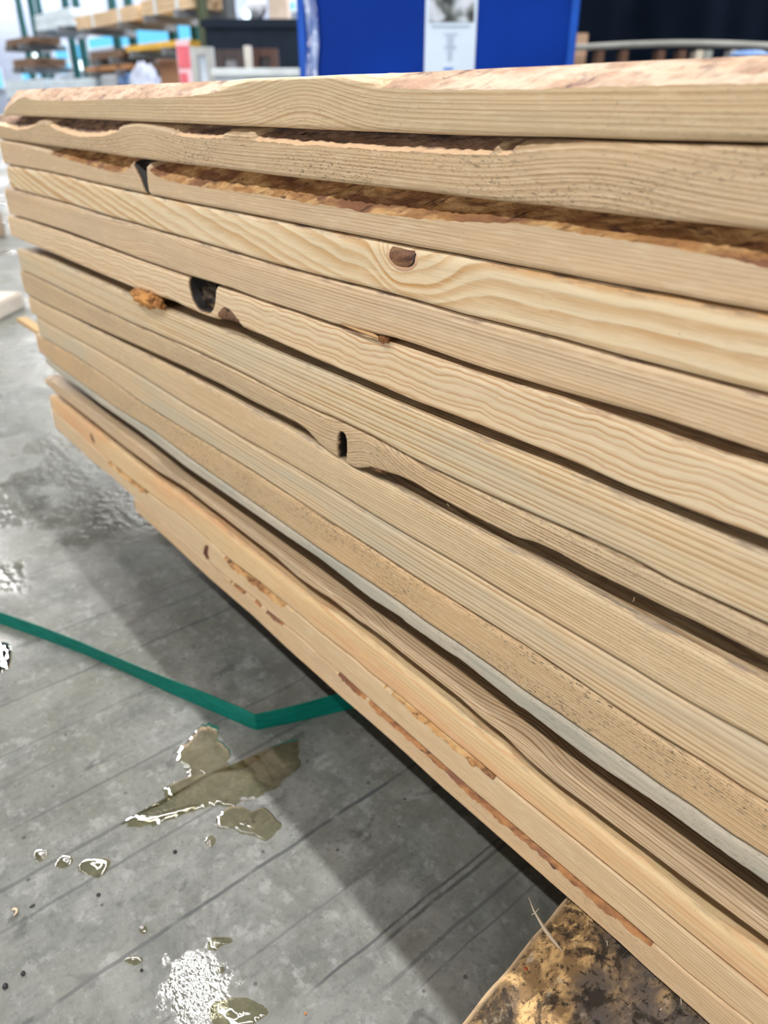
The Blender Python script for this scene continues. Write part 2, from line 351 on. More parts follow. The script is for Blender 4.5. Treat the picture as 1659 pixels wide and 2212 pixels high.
B[12] = [(100,785),(120,805),(169,838),(219,876.5),(291,926),(363.5,981),(400,1010),(472,1059),(545,1110),(617,1160),(689,1208.6),(800,1296),(870,1340),(873,1346),(938,1391),(942,1395),(993,1428),(1065,1485.7),(1122,1531),(1128,1533),(1200,1589),(1259,1634),(1319,1676),(1358,1701),(1428,1748),(1500,1801),(1572,1854),(1659,1914.6)]
TO13 = [(96,815),(125,809),(135,818),(182.6,853),(255,903),(339,964),(400,1018),(450,1050),(472,1066),(545,1117),(617,1170),(689,1223),(800,1309.6),(872,1353),(935,1399),(993,1442),(1065,1500),(1121,1543.5),(1200,1604),(1338.6,1700),(1428,1763),(1500,1816),(1572,1873.6),(1659,1931.5)]
TF13 = [(96,822),(135,836),(195,881),(267,939),(339,999.5),(400,1037),(472,1085),(545,1138),(605,1177),(641,1216),(689,1244),(762,1295),(800,1329),(872,1377),(945,1430),(1017,1483),(1089,1541),(1162,1609),(1200,1637),(1307,1703),(1379.6,1755),(1452,1809),(1524,1866),(1597,1924),(1659,1972)]
B[13] = [(101,832),(122,852),(195,908),(267,966),(339,1019),(400,1055),(450,1095),(472,1111),(545,1168),(593,1204),(641,1248),(689,1281),(737.6,1310),(800,1359),(872,1417),(945,1474),(993,1512),(1041,1556),(1089,1593),(1137.5,1643),(1200,1695),(1259,1737),(1331,1792),(1404,1846),(1476,1901),(1548,1954),(1659,2036)]
TO14 = [(107,850),(122,855),(195,913),(267,970.6),(339,1027),(400,1066),(450,1107),(472,1121),(545,1181),(617,1237),(689,1295),(737.6,1326),(800,1370),(872,1431),(945,1487),(993,1523),(1041,1567.6),(1089,1600),(1137.5,1648),(1200,1701),(1259,1745.6),(1307,1783),(1380,1836),(1476,1918),(1548,1973),(1659,2048)]
B[14] = [(112,884),(117.5,890),(146,915),(207,970.6),(267,1023.6),(339,1079),(400,1124),(450,1167),(496,1211),(557,1256),(617,1305),(689,1366),(762,1422),(800,1456),(872,1512),(945,1575),(1017,1633),(1096.6,1701),(1259,1831),(1331,1889),(1404,1948),(1476,2009),(1548,2067),(1659,2157)]
B[15] = [(120,925),(151,953.7),(195,994.7),(243,1033),(291,1076.6),(327,1105.6),(363.5,1140),(400,1172),(448,1213),(496,1253),(557,1299),(569,1313),(641,1371),(689,1415),(737.6,1457),(800,1514),(872,1577),(945,1642),(1010,1700),(1259,1911),(1331,1970),(1404,2032),(1481,2100),(1622,2212)]
B[16] = [(291,1103),(363.5,1168),(450,1249),(545,1331),(617,1399.5),(689,1464),(735,1506),(800,1562),(872,1626),(949.5,1698),(1200,1919),(1334,2036),(1399,2097),(1500,2186)]
for k in list(B): BOT[k] = trace(B[k])
def xof(px, py, Y=0): return float(on_y(px, py, Y)[0])
XL = {1: xof(8,249), 2: xof(0,285) - .12, 3: xof(3,330), 4: xof(19,385), 5: xof(16,440), 6: xof(20,490), 7: xof(41,560), 8: xof(49,612), 9: xof(64,658), 10: xof(83,708), 11: xof(81,744), 12: xof(100,785), 13: xof(98,822), 14: xof(109,868), 15: xof(118,914), 16: xof(291,1090)}
GAP = .0009
def zbot(k, xs): return ev(BOT[k], xs)
def mk(k, tw=None, top=None, topY=0.0, wt=.004, rt=.004, rb=.0034, fb=None, wb=.004, fine=(), **kw):
    """zt: traced top (at depth topY) or the underside of the board above; tw: traced upper edge of the front face"""
    xs = stations(XL[k], fine); zb = zbot(k, xs)
    lim = zbot(k - 1, xs) - GAP if k > 1 else np.full(len(xs), 9.0)
    zt = np.minimum(ev(trace(top, topY), xs), lim) if top is not None else lim
    wta = np.full(len(xs), wt) if not callable(wt) else None
    if tw is not None:
        zft = np.minimum(ev(trace(tw), xs, .0016), zt - .0015)
        wta = np.where(zt - zft > .0075, wt, np.clip(wt * (zt - zft - .002) / .0055, rt, wt)) if wt > rt else np.full(len(xs), rt)
    else: zft = zt - rt
    zfb = ev(trace(fb), xs, .0014) if fb is not None else zb + rb
    zfb = np.maximum(zfb, zb + rb * .8)
    wba = np.where(zfb - zb > .006, wb, rb)
    wba = np.convolve(np.pad(wba, 3, mode='edge'), np.ones(7) / 7, 'valid')
    zfb = np.minimum(zfb, zft - .004)
    return dict(xs=xs, zb=zb, zt=zt, zft=zft, zfb=zfb, wt=wta, wb=wba)
BOARDS = {}
GRP = 'sawn pine boards in the stack'
def add(k, label, mat, geo, **kw):
    o = build_board('sawn_board', XL[k], geo['zb'], geo['zt'], geo['zft'], geo['zfb'], geo['wt'], geo['wb'], mat, xs=geo['xs'], seed=100 + 50 * k, **kw)
    tag(o, label, 'board', GRP); BOARDS[k] = o; return o
def zrel(k, px, py): return float(on_y(px, py)[2])
def hump(px, py, zc, wx, wz, A): P = on_y(px, py); return (float(P[0]), float(P[2]) - zc, wx, wz, A)

# colours of the torn, barky edges
M_cambium = bark('cambium_pale', (188, 160, 136), (166, 134, 112), (112, 90, 88), seed=1, crack=.12, third=(196, 174, 154), thr=(.42, .62))
M_bark2 = bark('bark_grey_brown', (140, 112, 92), (112, 92, 82), (84, 68, 64), pal_edge=.26, seed=2, crack=.5, third=(156, 128, 108))
M_bark3 = bark('bark_orange_brown', (204, 164, 112), (164, 118, 74), (108, 74, 58), seed=3, crack=.55, third=(134, 92, 66), patch=(34, 60, 60))
M_bark5 = bark('underside_bark_tan', (196, 160, 112), (170, 134, 92), (128, 98, 66), seed=4, crack=.1)
M_bark15 = bark('bark_dashes', (192, 148, 98), (146, 100, 62), (84, 58, 44), seed=5, crack=.3, third=(206, 172, 122))
M_bark16 = bark('bark_strip_brown', (172, 122, 78), (128, 84, 58), (84, 58, 52), seed=6, crack=.2, third=(120, 82, 66))
M_pocket = bark('bark_pocket_brown', (134, 100, 78), (104, 78, 66), (72, 54, 48), seed=7, crack=.1, third=(190, 146, 92))
M_dark = bark('dark_rotten_knot', (70, 62, 54), (44, 40, 40), (20, 18, 18), seed=8, crack=.3, third=(96, 74, 50), patch=(140, 140, 140), rough=.45)

# 1 ---- topmost
g = mk(1, tw=T1, top=TOP1, topY=.018, wt=.018, rt=.004)
add(1, 'topmost board of the stack, with a pale pinkish slope along its upper edge', wood('wood_first', pith=(.04, -.22), sp=.0024, con=.62, warp=.0015, seed=1, top=.0, light=(206, 182, 143), stain=.25, staincol=(172, 158, 128), mold=.25,
    humps=[hump(655, 230, zrel(1, 655, 230), .055, .06, -.012)]), g, matw=M_cambium)
# 2
g = mk(2, tw=T2, wt=.024, rt=.006)
add(2, 'second board from the top, dark greyish bark along its upper edge and mould specks', wood('wood_second', pith=(.05, -.2), sp=.0023, con=.6, warp=.002, seed=2, top=.25, light=(202, 176, 138), dark=(150, 116, 78), mold=.75,
    humps=[hump(310, 310, zrel(2, 310, 310), .07, .05, -.009), hump(1290, 380, zrel(2, 1290, 380), .05, .06, -.006)]), g, matw=M_bark2, edge_amp=.0004, wjag=.0012)
# 3
hx3 = xof(308, 385)
def dent3(X, Z):
    zt3 = on_y(308, 355)[2]; zb3 = on_y(308, 417)[2]; u = np.clip((zt3 - Z) / (zt3 - zb3), 0, 1)
    hw = .0100 * (1 - u) ** 1.5 + .0042
    c = hx3 - .004 + .010 * u
    return .016 * np.clip(1.25 - np.abs(X - c) / hw, 0, 1) ** .7 * (1 - .55 * u)
g = mk(3, tw=T3, wt=.028, rt=.004, fine=[(hx3 - .06, hx3 + .06)])
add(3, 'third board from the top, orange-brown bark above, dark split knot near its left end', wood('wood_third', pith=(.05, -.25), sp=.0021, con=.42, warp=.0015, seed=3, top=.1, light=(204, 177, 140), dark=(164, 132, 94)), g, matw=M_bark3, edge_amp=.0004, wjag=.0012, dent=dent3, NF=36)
# 4
z4 = zrel(4, 868, 560)
g = mk(4, rt=.0070)
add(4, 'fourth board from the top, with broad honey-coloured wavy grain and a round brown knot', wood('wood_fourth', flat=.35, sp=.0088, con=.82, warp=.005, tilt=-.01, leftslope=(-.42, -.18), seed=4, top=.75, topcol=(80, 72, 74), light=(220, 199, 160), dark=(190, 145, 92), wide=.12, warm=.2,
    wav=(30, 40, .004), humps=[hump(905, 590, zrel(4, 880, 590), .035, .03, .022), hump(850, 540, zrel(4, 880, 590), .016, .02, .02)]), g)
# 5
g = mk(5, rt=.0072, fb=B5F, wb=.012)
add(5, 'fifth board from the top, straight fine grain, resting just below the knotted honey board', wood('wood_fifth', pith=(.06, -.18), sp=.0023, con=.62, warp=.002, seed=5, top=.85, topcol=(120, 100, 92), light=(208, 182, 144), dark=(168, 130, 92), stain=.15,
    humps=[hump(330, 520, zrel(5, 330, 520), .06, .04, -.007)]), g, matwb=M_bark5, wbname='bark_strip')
# 6
hc6 = on_y(432, 640); hx6 = float(hc6[0])
def dent6(X, Z):
    zt6 = on_y(435, 600)[2]; zb6 = on_y(425, 672)[2]; u = (zt6 - Z) / (zt6 - zb6)
    c = hx6 + .006 - .004 * u; hw = .0275 * np.sqrt(np.clip(1 - np.clip(u, 0, 1) ** 3.0, 0, 1)) + 1e-5
    m = np.clip((1 - (np.abs(X - c) / hw) ** 2) * 2.2, 0, 1) * (u < 1)
    return .022 * m * (1 - .35 * np.clip(u, 0, 1))
g = mk(6, tw=None, top=T6, rt=.0070, fb=B6F, wb=.009, fine=[(hx6 - .07, hx6 + .13)])
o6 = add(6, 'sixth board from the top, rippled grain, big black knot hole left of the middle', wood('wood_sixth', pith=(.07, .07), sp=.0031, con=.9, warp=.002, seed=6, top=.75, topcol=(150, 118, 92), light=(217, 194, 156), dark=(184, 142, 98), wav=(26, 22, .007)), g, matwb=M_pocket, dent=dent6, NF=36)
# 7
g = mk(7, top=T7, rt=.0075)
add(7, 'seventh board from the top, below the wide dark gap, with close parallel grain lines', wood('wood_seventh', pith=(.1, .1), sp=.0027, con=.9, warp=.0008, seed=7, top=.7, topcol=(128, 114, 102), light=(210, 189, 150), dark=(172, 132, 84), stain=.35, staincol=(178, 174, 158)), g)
# 8
hx8, hz8 = float(on_y(738, 970)[0]), float(on_y(738, 970)[2])
def dent8(X, Z):
    u = (X - hx8 - (Z - hz8) * .10) / .0066; w = (Z - hz8) / .0150
    return .020 * np.clip((1 - (np.abs(u) ** 2.4 + np.abs(w) ** 3.0)) * 1.5, 0, 1)
g = mk(8, rt=.0062, fine=[(hx8 - .03, hx8 + .03)])
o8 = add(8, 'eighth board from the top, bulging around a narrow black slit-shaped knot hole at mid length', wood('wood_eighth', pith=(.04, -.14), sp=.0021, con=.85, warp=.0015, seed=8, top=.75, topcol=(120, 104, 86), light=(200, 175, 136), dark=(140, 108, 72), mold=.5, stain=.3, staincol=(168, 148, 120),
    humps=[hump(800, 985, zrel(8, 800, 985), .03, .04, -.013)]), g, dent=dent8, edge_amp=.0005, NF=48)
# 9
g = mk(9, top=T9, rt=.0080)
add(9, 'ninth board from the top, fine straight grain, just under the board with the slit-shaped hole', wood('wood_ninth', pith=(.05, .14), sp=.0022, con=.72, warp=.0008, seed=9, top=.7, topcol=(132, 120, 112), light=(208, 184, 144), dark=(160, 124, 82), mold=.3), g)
# 10
g = mk(10, rt=.0070)
add(10, 'tenth board from the top, clean with a glossy light upper corner and faint grey tint', wood('wood_tenth', pith=(.1, .1), sp=.0028, con=.8, warp=.0008, seed=10, top=.15, light=(206, 184, 146), dark=(158, 124, 84), stain=.45, staincol=(174, 170, 154)), g)
# 11
g = mk(11, rt=.0048)
add(11, 'eleventh board from the top, rough tan face freckled with black mould', wood('wood_eleventh', pith=(.05, -.16), sp=.0019, con=.55, warp=.001, seed=11, top=.55, topcol=(96, 84, 60), light=(196, 168, 126), dark=(146, 112, 74), mold=1.0, warm=.4), g, edge_amp=.0004)
# 12
g = mk(12, rt=.003)
add(12, 'twelfth board from the top, thin and weathered grey with a chipped lower edge', wood('wood_twelfth', pith=(.2, -.1), sp=.002, con=.25, warp=.001, seed=12, top=.1, light=(182, 172, 150), dark=(146, 136, 118), stain=.9, staincol=(158, 156, 144), mold=.35, warm=.1), g, edge_amp=.0005)
# 13
g = mk(13, tw=TF13, top=TO13, topY=.016, wt=.016, rt=.006)
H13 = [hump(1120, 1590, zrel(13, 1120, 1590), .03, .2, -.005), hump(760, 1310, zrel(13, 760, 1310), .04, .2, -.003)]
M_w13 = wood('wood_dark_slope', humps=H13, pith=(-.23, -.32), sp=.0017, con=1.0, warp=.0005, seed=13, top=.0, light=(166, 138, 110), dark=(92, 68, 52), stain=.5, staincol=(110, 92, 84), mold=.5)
add(13, 'thirteenth board from the top, wavy edge with a dark brown slope above a bright ridge', wood('wood_thirteenth', pith=(-.23, -.32), sp=.0021, con=.85, warp=.0005, seed=13, top=.0, light=(202, 176, 138), dark=(152, 114, 76), stain=.4, staincol=(158, 150, 134), humps=H13), g, matw=M_w13, wname='dark_top_slope')
# 14
g = mk(14, top=TO14, topY=.006, rt=.008)
add(14, 'fourteenth board from the top, smooth yellow face with a salmon-pink lower band', wood('wood_fourteenth', pith=(.08, -.16), sp=.0042, con=.5, warp=.001, seed=14, top=.55, topcol=(150, 134, 108), light=(216, 186, 136), dark=(198, 142, 96), warm=.9, warmcol=(218, 164, 116), stain=.1), g)
# 15
xs = stations(XL[15]); zl15 = zbot(14, xs) - GAP
def barkh(xs, segs, seed):
    m = np.zeros(len(xs))
    for a, b_, h in segs: m = np.maximum(m, h * np.clip(np.minimum(xs - a, b_ - xs) / .04, 0, 1))
    return np.clip(m * (1 + .35 * vnoise(xs, .009, seed) + .3 * vnoise(xs, .003, seed + 1)), 0, .02)
X15 = lambda px: float(np.interp(px, [p[0] for p in B[15]], [xof(*p) for p in B[15]]))
h15 = barkh(xs, [(X15(230), X15(335), .007), (X15(470), X15(650), .008), (X15(800), X15(1120), .0065), (X15(1270), X15(1360), .006), (X15(1530), X15(1600), .007)], 5)
zb15 = zbot(15, xs); g = dict(xs=xs, zb=zb15, zt=zl15, zft=zl15 - np.maximum(.0018, h15), zfb=zb15 + .0025, wt=np.where(h15 > .003, .005, .002), wb=np.full(len(xs), .0025))
add(15, 'second board from the bottom, dashed line of orange bark along its upper edge', wood('wood_fifteenth', pith=(.06, -.15), sp=.0026, con=.45, warp=.001, seed=15, top=.1, light=(208, 181, 140), dark=(172, 134, 94)), g, matw=M_bark15, wname='bark_strip', wane_min=.003, edge_amp=.0002)
# 16
xs = stations(XL[16]); zl16 = zbot(15, xs) - GAP
X16 = X15
h16 = barkh(xs, [(X16(470), X16(640), .004), (X16(700), X16(1480), .0062)], 9)
zb16 = zbot(16, xs); g = dict(xs=xs, zb=zb16, zt=zl16, zft=zl16 - np.maximum(.0018, h16), zfb=zb16 + .0025, wt=np.where(h16 > .003, .005, .002), wb=np.full(len(xs), .0025))
add(16, 'bottom board of the stack, shorter than the others, brown bark strip on top', wood('wood_sixteenth', pith=(.06, -.15), sp=.0026, con=.5, warp=.001, seed=16, top=.1, light=(204, 175, 134), dark=(166, 128, 90), mold=.3), g, matw=M_bark16, wname='bark_strip', wane_min=.003, edge_amp=.0002)

# knots and fillings of holes (parts of their boards)
def on_front(name, k, px, py, r, mat, seed, y=0.0, amp=.2, rot=0.0, sub=3):
    o = BOARDS[k]; P = on_y(px, py)
    c = link(name, lump(name, r, seed, sub, amp), mat, o, (P[0], y, P[2] - o.location.z)); c.rotation_euler = (0, rot, 0); return c
M_knot = bark('knot_red_brown', (134, 98, 70), (106, 72, 56), (66, 44, 40), seed=21, crack=.1, patch=(90, 200, 200), rough=.5)
M_knotring = wood('knot_ring', pith=(.0, .0), sp=.0030, con=.3, light=(206, 166, 128), dark=(184, 134, 100), seed=22, top=0, mold=0)
def drape(name, k, px, py, hw, D, mat, lift, rt=.0070, dx=0.0, pw=2.0):
    """a half-round patch hanging from the board's rounded upper corner"""
    o = BOARDS[k]; x0 = float(on_y(px, py)[0]) + dx; zt = float(np.interp(x0, *BOT[k - 1])) - GAP; zf = zt - rt
    V = []; Fc = []; nu, nv = 40, 24
    for i in range(nu + 1):
        u = -1 + 2 * i / nu; bot = zt - rt * .4 - D * max(0.0, 1 - abs(u) ** pw) ** (1 / pw) * (1 + .012 * math.sin(u * 5 + k))
        for j in range(nv + 1):
            z = zt - .0006 + (bot - zt + .0006) * j / nv; y = 0.0
            if z > zf: y = rt * (1 - math.sqrt(max(0, 1 - ((z - zf) / rt) ** 2)))
            e = min(1.0, (1 - abs(u)) * 6, (1 - j / nv) * 6) if j else min(1.0, (1 - abs(u)) * 6)
            V.append((x0 + u * hw, y - lift * e + .00015 * (1 - e), z - o.location.z))
    for i in range(nu):
        for j in range(nv): a = i * (nv + 1) + j; Fc.append((a, a + nv + 1, a + nv + 2, a + 1))
    return link(name, mesh(name, V, Fc, True), mat, o)
drape('knot_halo', 4, 868, 556, .0160, .0128, M_knotring, .0004)
drape('knot_gap', 4, 868, 556, .0128, .0106, simple('knot_gap_dark', (44, 32, 28), .7), .0007, dx=.0012, pw=2.3)
drape('knot', 4, 868, 556, .0126, .0103, M_knot, .0011, pw=2.3)
on_front('rotten_knot', 6, 428, 646, (.0200, .010, .0120), M_dark, 5, y=.0185, amp=.35, sub=4)
on_front('rotten_knot', 8, 740, 984, (.0046, .006, .0090), M_dark, 6, y=.0130, amp=.4, sub=4)
M_barkdark = bark('knot_bark_dark', (70, 54, 42), (52, 40, 34), (26, 20, 18), seed=23, crack=.3, patch=(120, 160, 160))
on_front('dark_knot', 3, 305, 385, (.008, .008, .0110), M_barkdark, 7, y=.0150, amp=.35)
on_front('dark_knot', 8, 797, 1009, (.018, .006, .0026), bark('knot_bark_brown', (120, 88, 56), (88, 62, 42), (48, 34, 26), seed=24, crack=.2, patch=(140, 160, 160)), 8, y=.006, amp=.35)
M_knotline = simple('knot_line_brown', (92, 56, 40), .6)
def curve_on(name, k, pts, rad, mat, y=-.0001):
    o = BOARDS[k]; q = [on_y(*p) for p in pts]
    return link(name, tube(name, [(p[0], y, p[2] - o.location.z) for p in q], rad, 8), mat, o)
curve_on('knot_crack', 15, [(452,1176),(446,1184),(445,1194),(449,1204),(454,1212)], [.0012,.0045,.0055,.0042,.001], M_knotline, y=.0022)
curve_on('knot_crack', 14, [(194,930),(197,940),(202,952),(208,964)], [.001,.0042,.0045,.001], simple('knot_line_dark', (84, 58, 46), .6), y=.0026)

# loose bits resting on the stack
zb7 = on_y(322, 648)
bf = link('bark_flake', lump('bark_flake', (.034, .008, .0078), 11, 4, .5, 3.0), bark('bark_flake_orange', (206, 150, 88), (168, 112, 60), (110, 70, 42), seed=31, crack=.2, patch=(120, 200, 200)), None, (zb7[0], -.001, zb7[2] + .001)); bf.rotation_euler = (0, -.02, 0)
tag(bf, 'crumbly orange bark flake lying in the gap under the board with the black knot hole', 'bark flake')
sp_a = [on_y(px, py, -.001) for px, py in ((735,699),(760,708),(785,717),(805,724),(826,733))]
o = link('wood_splinter', tube('wood_splinter', sp_a, [.0004,.0009,.0012,.0014,.0004], 6), simple('splinter_tan', (196, 158, 110), .7)); tag(o, 'thin tan splinter sticking out at the lower edge of the fifth board', 'splinter')
o = link('bark_crumb', lump('bark_crumb', (.0042, .0022, .0019), 13, 4, .7), simple('crumb_brown', (128, 84, 48), .8), None, on_y(829, 734, -.001)); tag(o, 'small brown bark crumb beside the splinter under the fifth board', 'bark crumb')
def hairs(): 
    spots = [((1163,1022),(1168,1030)),((966,1088),(971,1094)),((1370,1290),(1366,1300)),((1110,1010),(1112,1016))]
    for i, (a, b_) in enumerate(spots):
        P, Q = on_y(*a, Y=-.0005), on_y(*b_, Y=-.003); o = link('wood_fibre', tube('wood_fibre', [P, (P + Q) / 2 + np.array([.0006, -.0004, 0]), Q], [.00018, .00014, .00005], 5), simple('fibre_pale', (214, 188, 150), .8))
        tag(o, ['pale wood fibre hanging from the sixth board at the right', 'pale wood fibre on the lower edge of the eighth board', 'pale wood fibre in the gap above the ninth board', 'short wood fibre under the sixth board near the middle'][i], 'fibre')
hairs()

# ------------------------------------------------------------------ bearer timber under the stack
zrt = float(on_y(949.5, 1698)[2]) - .0006
def bearer():
    nx, ny = 40, 110; X0, X1 = -.176, -.030; Y0, Y1 = -.26, .38
    from mathutils import noise as N
    V = []; Fc = []
    prof = []
    for i in range(nx + 1):
        u = i / nx; prof.append((X0 + (X1 - X0) * u, 0.0))
    sec = [(X0, -zrt), (X0, -zrt * .66), (X0, -zrt * .33), (X0 - .0, -.014), (X0 + .001, -.008), (X0 + .004, -.0035), (X0 + .009, -.001)] + [(X0 + .013 + (X1 - X0 - .020) * i / nx, 0.0) for i in range(nx + 1)] + [(X1 - .003, -.0012), (X1, -.006), (X1, -zrt * .5), (X1, -zrt)]
    ns = len(sec)
    for j in range(ny + 1):
        y = Y0 + (Y1 - Y0) * j / ny; sk = (y * -.10)
        for k, (x, z) in enumerate(sec):
            d = N.noise(Vector((x * 60, y * 60, 0))) * .0007 + N.noise(Vector((x * 200, y * 120, 3))) * .0003
            dz = -abs(d) if 3 < k < ns - 3 else 0
            dx = N.noise(Vector((y * 40, z * 40, 5))) * .0012 if k < 7 else 0
            V.append((x + sk + dx - .0, y, z + dz))
    for j in range(ny):
        for k in range(ns - 1): Fc.append((j * ns + k, j * ns + k + 1, (j + 1) * ns + k + 1, (j + 1) * ns + k))
        Fc.append((j * ns + ns - 1, j * ns, (j + 1) * ns, (j + 1) * ns + ns - 1))
    Fc.append(tuple(range(ns))[::-1]); Fc.append(tuple(ny * ns + k for k in range(ns)))
    me = mesh('bearer_timber', V, Fc, True)
    b = NB('weathered_bearer'); P = b.obj(); x, y, z = b.sep(P)[:3]
    n1 = b.noise(b.scl(P, (20, 14, 14)), 1, 4, .6, .6); n2 = b.noise(b.scl(P, (90, 60, 60), (4, 2, 9)), 1, 5, .68, .4); n3 = b.noise(b.scl(P, (260, 200, 200), (1, 7, 3)), 1, 3)
    col = b.mix(b.smooth(n2, .38, .56), lin((204, 168, 116)), lin((128, 102, 70)))
    col = b.mix(b.smooth(n1, .47, .62), col, lin((98, 84, 70)))
    bluegrey = b.math('MULTIPLY', b.smooth(x, -.15, -.08), b.smooth(b.noise(b.scl(P, (26, 18, 18), (8, 8, 1)), 1, 4), .36, .58))
    col = b.mix(b.math('MULTIPLY', bluegrey, .85), col, lin((84, 84, 88)))
    spot = b.smooth(b.noise(b.scl(P, (44, 36, 36), (3, 1, 5)), 1, 7, .72, .5), .50, .58)
    col = b.mix(b.math('MULTIPLY', spot, .85), col, lin((40, 34, 28)))
    col = b.mix(b.math('MULTIPLY', b.smooth(b.noise(b.scl(P, (210, 170, 170), (6, 3, 1)), 1, 5, .7), .54, .62), .85), col, lin((32, 29, 28)))
    lite = b.smooth(b.noise(b.scl(P, (70, 50, 50), (9, 4, 4)), 1, 4, .6), .60, .72)
    col = b.mix(b.math('MULTIPLY', lite, .6), col, lin((196, 182, 162)))
    fibr = b.noise(b.scl(P, (420, 26, 400), (2, 2, 2)), 1, 3)
    col = b.mix(b.math('MULTIPLY', b.smooth(fibr, .5, .75), .35), col, lin((50, 42, 36)))
    ed = b.smooth(b.math('ADD', x, b.math('MULTIPLY', y, .10)), -.1695, -.1750)
    col = b.mix(b.math('MULTIPLY', ed, b.smooth(n2, .34, .52)), col, lin((206, 178, 142)))
    h = b.math('ADD', n2, b.math('ADD', b.math('MULTIPLY', n3, .5), b.math('MULTIPLY', fibr, .6)))
    b.bsdf(col, .7, .3, b.bump(h, .8, .0012))
    o = link('bearer_timber', me, b.m, None, (0, 0, zrt)); return o
tag(bearer(), 'dirty mottled timber bearer on the floor carrying the stack at its near end', 'timber')
slv = [on_z(px, py, zrt + dz) for px, py, dz in ((1142,1938,.010),(1152,1965,.008),(1166,1990,.006),(1180,2012,.003),(1198,2035,.0016),(1216,2056,.0012))]
o = link('wood_sliver', tube('wood_sliver', slv, [.0002,.0006,.0010,.0015,.0012,.0003], 6), simple('sliver_grey', (176, 160, 140), .7)); tag(o, 'pale pointed wood sliver standing out over the corner of the dirty bearer', 'splinter')
o = link('wood_fibre', tube('wood_fibre', [on_z(1148,1976,zrt+.006), on_z(1156,1972,zrt+.007), on_z(1164,1962,zrt+.009)], .0002, 5), simple('fibre_white', (220, 206, 184), .8)); tag(o, 'tiny white fibre curled on the sliver over the bearer', 'fibre')
o = link('red_crumb', lump('red_crumb', (.0012, .001, .0007), 4, 2, .3), simple('red_plastic', (150, 52, 26), .5), None, on_z(1136,2092,zrt+.0004)); tag(o, 'tiny red crumb on the dirty bearer', 'crumb')
for i, (a, b_) in enumerate([((1285,2068),(1320,2074)),((1308,2030),(1312,2044)),((1466,2142),(1472,2172)),((1424,2182),(1431,2181))]):
    P, Q = on_z(*a, zrt + .0008), on_z(*b_, zrt + .0006)
    o = link('dirt_fibre', tube('dirt_fibre', [P, (P + Q) / 2 + np.array([0, .0008, .0006]), Q], [.0002, .0005, .0002], 5), simple('fibre_dark' if i == 0 else 'fibre_light', (40, 38, 40) if i == 0 else (180, 166, 150), .8))
    tag(o, ['dark bent fibre lying on the bearer beside the bottom board', 'short pale fibre on the bearer against the bottom board', 'pale hair standing on the bearer at the lower right', 'white grain on the bearer at the lower right'][i], 'fibre')

